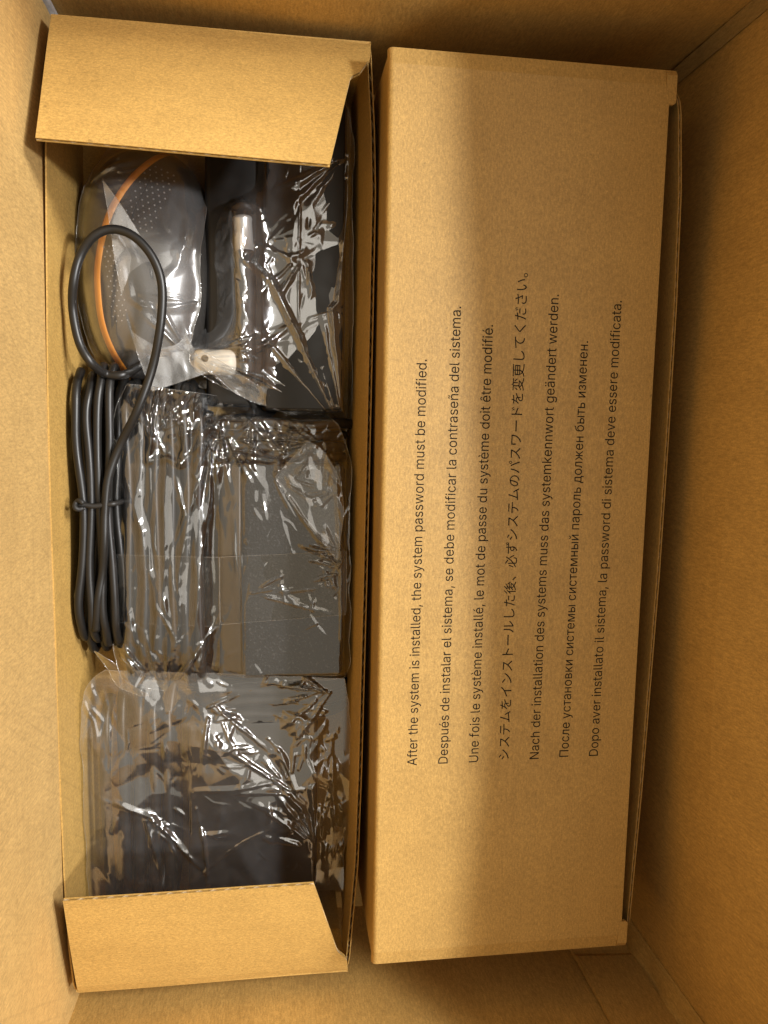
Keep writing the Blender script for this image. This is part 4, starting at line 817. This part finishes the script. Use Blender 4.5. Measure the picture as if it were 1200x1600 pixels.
# mouse bag: smooth, milky, few long folds
bag1 = thing('plastic_bag', 'milky clear plastic bag wrapped loosely round the orange-striped mouse', 'bag', (MC[0], MC[1], -90), 'clear plastic bags in the tray')
film('top_film', [(-126.8, 179.5, -60.0), (-135.2, 161.2, -60.0), (-139.1, 140.6, -60.0), (-140.6, 114.6, -60.0), (-138.7, 91.3, -60.0), (-132.8, 73.7, -60.0), (-124.2, 65.6, -60.0)], [(-75.1, 182.9, -60.0), (-77.6, 155.5, -60.0), (-81.4, 126.0, -60.0), (-80.4, 105.3, -60.0), (-84.1, 90.2, -60.0), (-85.4, 78.1, -60.0), (-78.3, 64.9, -60.0)],
     [mouse_h], M_film_mouse, bag1, [(24, 1.3, 0.5, 1.8), (10, 0.30, 1.9, 2.2)], 2, 160, -86, base_amp=0.9, gap=1.8, jit=0.1, sag=0.3, fine=18, fans=[([(-135.2, 158.1, -55.0)][0], 5, 34, 1.2, -0.3, 0.7), ([(-80.5, 104.3, -55.0)][0], 3, 26, 1.2, 2.8, 3.5), ([(-84.3, 77.8, -55.0)][0], 8, 24, 1.3, 1.4, 3.4)], creases=[([(-93.2, 77.5, -55.0)][0], 8, 12, 16, 1.1, 0.6, 0.8), ([(-86.8, 124.8, -55.0)][0], 8, 6, 20, 1.0, 1.5, 0.4), ([(-126.3, 156.9, -55.0)][0], 8, 6, 16, 0.9, 0.4, 0.5)],
     ridges=[([(-135.2, 158.1, -55.0), (-126.1, 162.0, -55.0), (-109.7, 169.7, -55.0)], 2.2, 5), ([(-135.2, 158.1, -55.0), (-127.7, 155.4, -55.0), (-123.5, 153.7, -55.0)], 1.5, 4), ([(-88.4, 160.5, -52.0), (-87.4, 147.0, -52.0), (-85.7, 142.9, -52.0), (-87.5, 129.9, -52.0), (-90.5, 119.7, -52.0), (-97.6, 112.2, -52.0)], 2.6, 5), ([(-80.2, 103.9, -52.0), (-91.0, 101.4, -52.0), (-98.3, 100.6, -52.0)], 1.6, 5), ([(-112.5, 111.6, -52.0), (-111.5, 104.4, -52.0), (-106.4, 100.8, -52.0), (-98.3, 100.0, -52.0)], 1.2, 4)])
patch('folded_flap', [(-121.9, 155.2, -50.0), (-120.0, 139.1, -50.0), (-117.7, 116.7, -50.0), (-113.6, 93.9, -50.0), (-108.2, 73.7, -50.0), (-103.8, 62.1, -50.0)], [(-121.6, 154.6, -50.0), (-112.7, 142.3, -50.0), (-102.8, 125.3, -50.0), (-94.5, 107.7, -50.0), (-86.6, 87.6, -50.0), (-78.5, 71.6, -50.0)], (-48, -62, -47.6, -66), M_film_mouse, bag1, [(14, 0.8, 0.4, 2), (5, 0.2, 1, 1)], 5)
# connector bag
bag2 = thing('plastic_bag', 'clear glossy bag over the barrel plug and smooth adapter beside the mouse', 'bag', [(-45.3, 127.3, -90.0)][0], 'clear plastic bags in the tray')
plug_pts = [tuple(p0.lerp(p3, i / 40)) for i in range(41)]
film('top_film', [(-78.5, 192.6, -60.0), (-77.5, 167.0, -60.0), (-77.7, 143.8, -60.0), (-78.5, 114.3, -60.0), (-81.0, 96.3, -60.0), (-85.4, 82.6, -60.0), (-83.4, 72.1, -60.0), (-54.4, 58.0, -60.0), (-18.3, 44.3, -60.0)], [(-12.4, 203.0, -60.0), (-8.2, 188.8, -60.0), (-7.8, 159.4, -60.0), (-7.9, 123.4, -60.0), (-7.5, 99.0, -60.0), (-6.6, 77.3, -60.0), (-6.0, 61.6, -60.0), (-6.5, 52.1, -60.0), (-8.7, 43.8, -60.0)],
     [lambda X, Y: over_box(X, Y, U_BR, 3), lambda X, Y: over_tube(X, Y, plug_pts, 5.8), lambda X, Y: over_box(X, Y, (iv0[0], iv1[0], iv0[1], iv1[1], -63), 2)],
     M_film, bag2, [(24, 2.2, 0.3, 2.0), (11, 0.6, 2.0, 1.8)], 7, 700, -78, base_amp=0.6, gap=0.8, sag=0.25, bumps=[([(-62.8, 141.7, -60.0)][0], 11, 4.5), ([(-65.0, 123.8, -60.0)][0], 11, 4.5), ([(-64.1, 106.0, -60.0)][0], 11, 4.5), ([(-63.0, 87.9, -60.0)][0], 11, 4.0), ([(-72.7, 75.4, -60.0)][0], 12, 4.0)], fans=[([(-10.0, 46.4, -56.0)][0], 9, 60, 1.6, 1.7, 3.0), ([(-82.6, 77.9, -56.0)][0], 9, 46, 1.6, -0.9, 0.6), ([(-53.1, 130.1, -56.0)][0], 6, 22, 1.2, -1.2, 1.0), ([(-31.7, 129.9, -56.0)][0], 5, 26, 1.4, 3.6, 5.2), ([(-10.8, 175.7, -56.0)][0], 7, 40, 1.3, 3.2, 4.2), ([(-61.0, 81.5, -56.0)][0], 6, 16, 1.4, -1.0, 1.6)], creases=[([(-42.3, 144.7, -56.0)][0], 9, 14, 9, 0.8, 0.8, 0.9), ([(-33.2, 124.5, -56.0)][0], 6, 8, 10, 1.0, 1.0, 0.8), ([(-45.1, 60.6, -56.0)][0], 14, 22, 18, 1.0, -0.5, 0.4), ([(-24.4, 171.9, -56.0)][0], 9, 8, 22, 0.9, 0.5, 0.3), ([(-73.7, 110.9, -56.0)][0], 9, 12, 16, 1.0, 1.7, 0.5), ([(-48.2, 78.9, -56.0)][0], 12, 10, 20, 0.8, 0.3, 0.5)],
     ridges=[([(-53.1, 131.0, -56.0), (-57.3, 122.8, -56.0), (-46.8, 115.0, -56.0), (-35.4, 92.9, -56.0), (-25.0, 70.4, -56.0), (-13.2, 47.6, -56.0)], 4.2, 4.5), ([(-53.1, 131.0, -56.0), (-48.3, 130.3, -56.0), (-42.3, 127.1, -56.0)], 2.0, 4), ([(-10.3, 178.0, -56.0), (-10.6, 155.2, -56.0), (-14.6, 107.3, -56.0), (-17.6, 104.2, -56.0), (-15.9, 86.0, -56.0), (-12.0, 55.1, -56.0)], 4.0, 4.0), ([(-61.0, 79.7, -56.0), (-48.2, 86.5, -56.0), (-37.6, 95.9, -56.0)], 2.6, 4), ([(-61.9, 83.0, -56.0), (-60.4, 78.5, -56.0)], 2.5, 3), ([(-33.4, 162.7, -56.0), (-19.9, 169.9, -56.0), (-12.3, 175.0, -56.0)], 1.8, 3), ([(-82.9, 76.4, -56.0), (-71.0, 66.1, -56.0), (-57.4, 54.2, -56.0), (-48.2, 52.9, -56.0), (-23.3, 49.3, -56.0)], 2.4, 4), ([(-34.1, 171.3, -56.0), (-33.8, 127.5, -56.0), (-34.0, 70.1, -56.0)], 0.5, 1.2), ([(-69.1, 153.4, -56.0), (-61.7, 150.9, -56.0), (-51.3, 150.0, -56.0)], 2.2, 4)],
     zones=[([(-33.2, 127.5, -56.0)][0], 14, 0.9), ([(-54.3, 63.5, -56.0)][0], 16, 1.0), ([(-42.3, 147.6, -56.0)][0], 10, 0.8)])
patch('folded_flap', [(-83.5, 81.4, -56.0), (-75.5, 72.1, -56.0), (-63.5, 61.7, -56.0), (-45.1, 54.5, -56.0), (-17.0, 46.3, -56.0)], [(-80.8, 82.4, -56.0), (-69.4, 75.9, -56.0), (-54.3, 66.5, -56.0), (-35.8, 57.7, -56.0), (-13.8, 48.9, -56.0)], (-58, -72, -56, -70), M_film, bag2, [(10, 1.2, 0.8, 2), (4, 0.3, 0, 1)], 3, 1.2)
# bag round the speckled adapter and its cord
bag3 = thing('plastic_bag', 'tight shiny clear bag round speckled adapter, banded with clear tape', 'bag', [(-68.8, -24.0, -90.0)][0], 'clear plastic bags in the tray')
film('top_film', [(-114.8, 65.2, -60.0), (-119.8, 49.9, -60.0), (-119.2, 22.3, -60.0), (-121.7, -15.3, -60.0), (-124.2, -47.2, -60.0), (-123.4, -69.9, -60.0), (-116.0, -85.9, -60.0), (-100.6, -91.7, -60.0)], [(-23.1, 55.0, -60.0), (-12.9, 46.3, -60.0), (-7.5, 29.8, -60.0), (-7.8, 3.9, -60.0), (-7.7, -29.0, -60.0), (-7.3, -55.7, -60.0), (-7.1, -72.7, -60.0), (-7.9, -83.6, -60.0)],
     [lambda X, Y: over_box(X, Y, M_BR, 2), lambda X, Y: over_box(X, Y, M_ST, 2), lambda X, Y: over_tube(X, Y, CPX, 2.6), lambda X, Y: over_tube(X, Y, CP1, 2.6), lambda X, Y: over_tube(X, Y, CP2, 2.6)],
     M_film_mid, bag3, [(18, 1.5, 0.05, 4.0), (8, 0.35, -0.1, 5.0)], 11, 450, -74, base_amp=0.5, gap=0.9, sag=0.25, fans=[([(-99.4, -86.9, -52.0)][0], 7, 44, 1.8, 0.7, 2.5), ([(-45.0, 22.0, -52.0)][0], 6, 30, 1.2, -1.4, 1.2), ([(-84.3, 38.5, -52.0)][0], 6, 26, 1.6, 0.6, 2.6), ([(-13.3, -20.8, -52.0)][0], 8, 26, 1.3, 1.6, 3.6), ([(-72.4, 38.6, -52.0)][0], 5, 34, 1.6, -2.0, -1.3), ([(-12.2, 17.6, -52.0)][0], 8, 24, 1.2, 1.8, 3.8), ([(-102.1, 41.2, -52.0)][0], 10, 24, 2.2, 0.4, 2.4), ([(-70.8, 47.2, -52.0)][0], 10, 30, 2.2, -2.8, -0.6), ([(-42.0, 34.5, -52.0)][0], 12, 26, 2.2, 0.2, 2.8), ([(-23.4, 39.4, -52.0)][0], 12, 24, 2.0, 2.4, 5.4), ([(-55.7, 51.1, -52.0)][0], 8, 22, 1.8, -2.6, -0.4), ([(-13.4, -17.6, -52.0)][0], 10, 20, 1.6, 2.0, 4.4), ([(-54.2, -36.6, -52.0)][0], 5, 40, 0.7, -0.4, 0.5)], bumps=[([(-96.0, 53.4, -52.0)][0], 11, 4.0), ([(-69.3, 47.8, -52.0)][0], 9, 4.0), ([(-29.6, 39.3, -52.0)][0], 10, 3.0)], creases=[([(-93.1, 50.4, -52.0)][0], 11, 34, 15, 1.5, 1.5, 0.5), ([(-66.3, 41.8, -52.0)][0], 8, 16, 12, 1.2, 1.1, 0.8), ([(-35.8, 39.2, -52.0)][0], 11, 30, 12, 1.2, 0.5, 0.8), ([(-20.1, 23.8, -52.0)][0], 7, 18, 11, 1.0, 0.9, 0.8), ([(-105.6, 4.6, -52.0)][0], 10, 6, 30, 1.0, 1.6, 0.12), ([(-85.0, -26.7, -52.0)][0], 11, 6, 34, 1.1, 1.6, 0.10), ([(-103.7, -67.9, -52.0)][0], 10, 20, 20, 1.3, 1.9, 0.4), ([(-79.3, -78.3, -52.0)][0], 7, 14, 12, 1.2, 1.0, 0.8), ([(-14.8, -27.3, -52.0)][0], 6, 14, 9, 0.9, 0.8, 0.9), ([(-44.9, -14.2, -52.0)][0], 16, 6, 24, 0.6, -1.0, 0.3), ([(-38.5, -53.0, -52.0)][0], 16, 5, 22, 0.5, -1.0, 0.3)],
     ridges=[([(-110.0, 24.5, -52.0), (-111.4, 7.7, -52.0), (-108.1, -4.7, -52.0), (-106.7, -26.5, -52.0), (-108.9, -53.4, -52.0)], 2.4, 6.5), ([(-79.6, 38.5, -52.0), (-83.3, 17.0, -52.0), (-87.8, -4.7, -52.0), (-91.0, -26.6, -52.0), (-92.5, -45.7, -52.0)], 2.6, 7.0), ([(-70.8, 47.8, -52.0), (-73.0, 29.5, -52.0), (-76.8, 7.8, -52.0), (-81.3, -26.7, -52.0), (-84.1, -61.9, -52.0)], 2.6, 6.5), ([(-95.7, 35.3, -52.0), (-97.8, 7.7, -52.0), (-97.6, -20.3, -52.0), (-100.3, -45.6, -52.0)], 2.2, 6.0), ([(-104.6, 29.1, -52.0), (-95.7, 30.4, -52.0), (-88.9, 27.4, -52.0), (-85.0, 30.5, -52.0)], 2.5, 4), ([(-105.4, 53.2, -52.0), (-103.3, 38.2, -52.0), (-104.6, 29.1, -52.0)], 3.0, 5), ([(-88.4, 53.5, -52.0), (-87.3, 41.5, -52.0), (-89.2, 27.7, -52.0)], 3.0, 5), ([(-70.8, 51.5, -52.0), (-79.0, 38.5, -52.0), (-84.4, 29.3, -52.0)], 3.2, 5), ([(-45.1, 48.3, -52.0), (-32.8, 42.3, -52.0), (-17.1, 30.1, -52.0)], 2.6, 4.5), ([(-32.8, 48.5, -52.0), (-42.0, 39.1, -52.0), (-45.0, 23.6, -52.0)], 2.4, 4), ([(-103.1, -26.5, -52.0), (-101.8, -45.5, -52.0), (-103.6, -64.7, -52.0), (-101.5, -82.6, -52.0)], 2.2, 5.5), ([(-117.3, -67.6, -52.0), (-111.4, -74.2, -52.0), (-103.9, -84.8, -52.0)], 3.2, 5), ([(-90.5, -36.1, -52.0), (-92.6, -58.5, -52.0), (-97.2, -81.0, -52.0)], 2.0, 5.5), ([(-78.5, -62.0, -52.0), (-82.9, -74.9, -52.0), (-73.1, -85.0, -52.0)], 1.6, 3),
             ([(-15.0, 17.5, -52.0), (-13.5, -1.5, -52.0), (-12.0, -27.3, -52.0), (-11.5, -60.1, -52.0)], 2.8, 3), ([(-45.0, 22.0, -52.0), (-34.1, 4.8, -52.0), (-23.0, -9.5, -52.0), (-13.3, -18.2, -52.0)], 1.6, 2.6), ([(-45.0, 22.0, -52.0), (-42.0, 31.4, -52.0), (-30.3, 39.3, -52.0)], 1.4, 2.6), ([(-49.5, -35.0, -52.0), (-35.4, -35.2, -52.0), (-13.2, -32.2, -52.0)], 1.2, 3.5), ([(-62.2, 21.9, -52.0), (-61.4, -26.9, -52.0), (-61.2, -77.1, -52.0)], 1.0, 1.6)],
     zones=[([(-99.0, 53.3, -52.0)][0], 14, 1.7), ([(-75.3, 50.8, -52.0)][0], 14, 1.7), ([(-38.9, 42.2, -52.0)][0], 16, 1.5), ([(-23.3, 26.9, -52.0)][0], 10, 1.4), ([(-106.2, -36.0, -52.0)][0], 16, 0.5), ([(-16.4, -27.3, -52.0)][0], 9, 0.9), ([(-103.8, -74.4, -52.0)][0], 14, 0.9), ([(-79.3, -78.3, -52.0)][0], 9, 1.2), ([(-44.8, -43.2, -52.0)][0], 22, 0.25)])
patch('folded_flap', [(-45.0, 22.0, -52.0), (-37.2, 9.5, -52.0), (-26.2, -4.7, -52.0), (-14.0, -20.2, -52.0)], [(-29.6, 39.9, -52.0), (-21.8, 34.7, -52.0), (-13.8, 20.7, -52.0), (-11.1, 4.9, -52.0)], (-52.6, -53.4, -50, -52), M_film_mid, bag3, [(9, 1.0, 0.4, 1.6), (4, 0.35, 1.2, 1)], 6)
patch('clear_tape', [(-120.8, -16.4, -52.0), (-121.4, -32.6, -52.0), (-122.0, -50.0, -52.0)], [(-72.1, -17.9, -52.0), (-72.2, -34.8, -52.0), (-72.0, -53.1, -52.0)], (-53.2, -54.6, -54, -55), M_tape, bag3, [(6, 0.7, 0.0, 4.0), (3, 0.15, 0.2, 1)], 15)
patch('clear_tape', [(-71.8, -17.9, -52.0), (-71.9, -34.8, -52.0), (-71.7, -51.8, -52.0)], [(-9.6, -15.0, -52.0), (-9.3, -30.6, -52.0), (-9.4, -47.6, -52.0)], (-54.4, -54.4, -53.6, -54.0), M_tape, bag3, [(12, 0.35, 0.6, 1.5), (4, 0.12, 0.2, 1)], 16)
# crumpled bag at the near end
bag4 = thing('plastic_bag', 'badly crumpled clear bag covering the plain adapter at the near flap', 'bag', [(-76.3, -157.2, -90.0)][0], 'clear plastic bags in the tray')
film('top_film', [(-127.2, -74.8, -60.0), (-135.9, -82.7, -60.0), (-140.3, -99.0, -60.0), (-140.6, -125.7, -60.0), (-139.6, -159.7, -60.0), (-138.6, -194.4, -60.0), (-136.1, -226.4, -60.0)], [(-8.6, -83.6, -60.0), (-6.7, -100.2, -60.0), (-5.3, -131.7, -60.0), (-5.5, -163.7, -60.0), (-8.0, -181.6, -60.0), (-9.0, -210.7, -60.0), (-11.4, -240.2, -60.0)],
     [lambda X, Y: over_box(X, Y, B_BR, 3), lambda X, Y: over_tube(X, Y, dp, 2.7), lambda X, Y: over_tube(X, Y, DPX, 2.7)],
     M_film_low, bag4, [(22, 3.2, 0.9, 1.6), (9, 1.0, 2.2, 1.8)], 19, 300, -61.5, base_amp=0.75, gap=1.0, sag=0.3, fans=[([(-34.7, -140.7, -56.0)][0], 8, 44, 1.8, 1.0, 3.4), ([(-22.9, -169.4, -56.0)][0], 9, 40, 1.6, 1.2, 2.9), ([(-76.6, -93.0, -56.0)][0], 8, 50, 1.8, -1.6, 0.4), ([(-15.4, -91.6, -56.0)][0], 12, 40, 1.6, 2.4, 4.2)], bumps=[([(-107.8, -98.6, -56.0)][0], 12, 3.0), ([(-38.2, -94.2, -56.0)][0], 12, 3.0)], creases=[([(-44.7, -92.3, -56.0)][0], 13, 46, 16, 1.3, 0.3, 0.5), ([(-73.5, -109.9, -56.0)][0], 9, 24, 12, 1.2, 1.0, 0.9), ([(-18.4, -122.3, -56.0)][0], 9, 34, 14, 1.2, 1.4, 0.5), ([(-31.4, -149.6, -56.0)][0], 8, 20, 14, 1.2, -0.8, 0.5), ([(-12.8, -175.3, -56.0)][0], 6, 22, 18, 1.1, 1.5, 0.3), ([(-102.4, -152.7, -56.0)][0], 14, 16, 18, 1.1, -0.7, 0.6), ([(-132.5, -107.6, -56.0)][0], 6, 12, 18, 1.0, 1.6, 0.3), ([(-64.1, -147.9, -56.0)][0], 18, 14, 22, 0.7, 0.2, 0.9), ([(-111.1, -111.8, -56.0)][0], 12, 8, 20, 0.8, 1.5, 0.3)],
     ridges=[([(-124.1, -144.1, -56.0), (-107.1, -153.2, -56.0), (-96.3, -166.8, -56.0), (-80.4, -183.9, -56.0)], 2.6, 3.5), ([(-110.3, -154.0, -56.0), (-105.8, -169.7, -56.0), (-102.8, -183.8, -56.0)], 2.0, 3), ([(-84.9, -150.2, -56.0), (-80.9, -167.8, -56.0), (-78.8, -190.7, -56.0)], 2.4, 3), ([(-76.6, -96.3, -56.0), (-54.3, -107.2, -56.0), (-41.4, -121.4, -56.0), (-34.7, -140.7, -56.0)], 3.0, 4), ([(-73.5, -103.1, -56.0), (-47.9, -97.3, -56.0), (-22.0, -89.7, -56.0)], 2.0, 3.2), ([(-84.9, -139.9, -56.0), (-64.0, -139.2, -56.0), (-38.0, -136.0, -56.0)], 1.8, 3.5), ([(-44.6, -135.0, -56.0), (-31.4, -151.3, -56.0), (-22.9, -169.4, -56.0)], 2.6, 3.5), ([(-14.5, -113.8, -56.0), (-14.9, -136.4, -56.0), (-13.3, -164.6, -56.0)], 2.4, 3), ([(-91.8, -191.5, -56.0), (-60.9, -168.9, -56.0), (-37.9, -158.0, -56.0)], 1.2, 2.2), ([(-100.3, -113.9, -56.0), (-100.1, -122.3, -56.0)], 2.0, 3), ([(-127.6, -91.4, -56.0), (-126.7, -117.8, -56.0)], 1.4, 2.5)],
     zones=[([(-41.5, -94.1, -56.0)][0], 16, 1.0), ([(-18.3, -129.3, -56.0)][0], 12, 0.9), ([(-76.7, -116.5, -56.0)][0], 14, 0.6), ([(-54.4, -179.9, -56.0)][0], 22, -0.55), ([(-109.1, -176.5, -56.0)][0], 14, -0.2)])
patch('loose_corner', [(-135.0, -65.8, -58.0), (-127.7, -75.7, -58.0), (-123.3, -84.0, -58.0), (-112.7, -89.9, -58.0)], [(-132.0, -65.9, -58.0), (-123.1, -72.6, -58.0), (-120.2, -79.8, -58.0), (-106.5, -89.5, -58.0)], (-64, -62, -60, -60), M_film_low, bag4, [(6, 1.2, 0.8, 2), (3, 0.3, 0, 1)], 21)
patch('loose_corner', [(-13.5, -162.5, -62.0), (-14.7, -182.3, -62.0), (-16.5, -198.6, -62.0)], [(-8.0, -164.6, -62.0), (-7.2, -177.3, -62.0), (-8.5, -179.1, -62.0)], (-58, -62, -60, -64), M_film_low, bag4, [(8, 1.2, 0.8, 2), (3, 0.3, 0, 1)], 22)
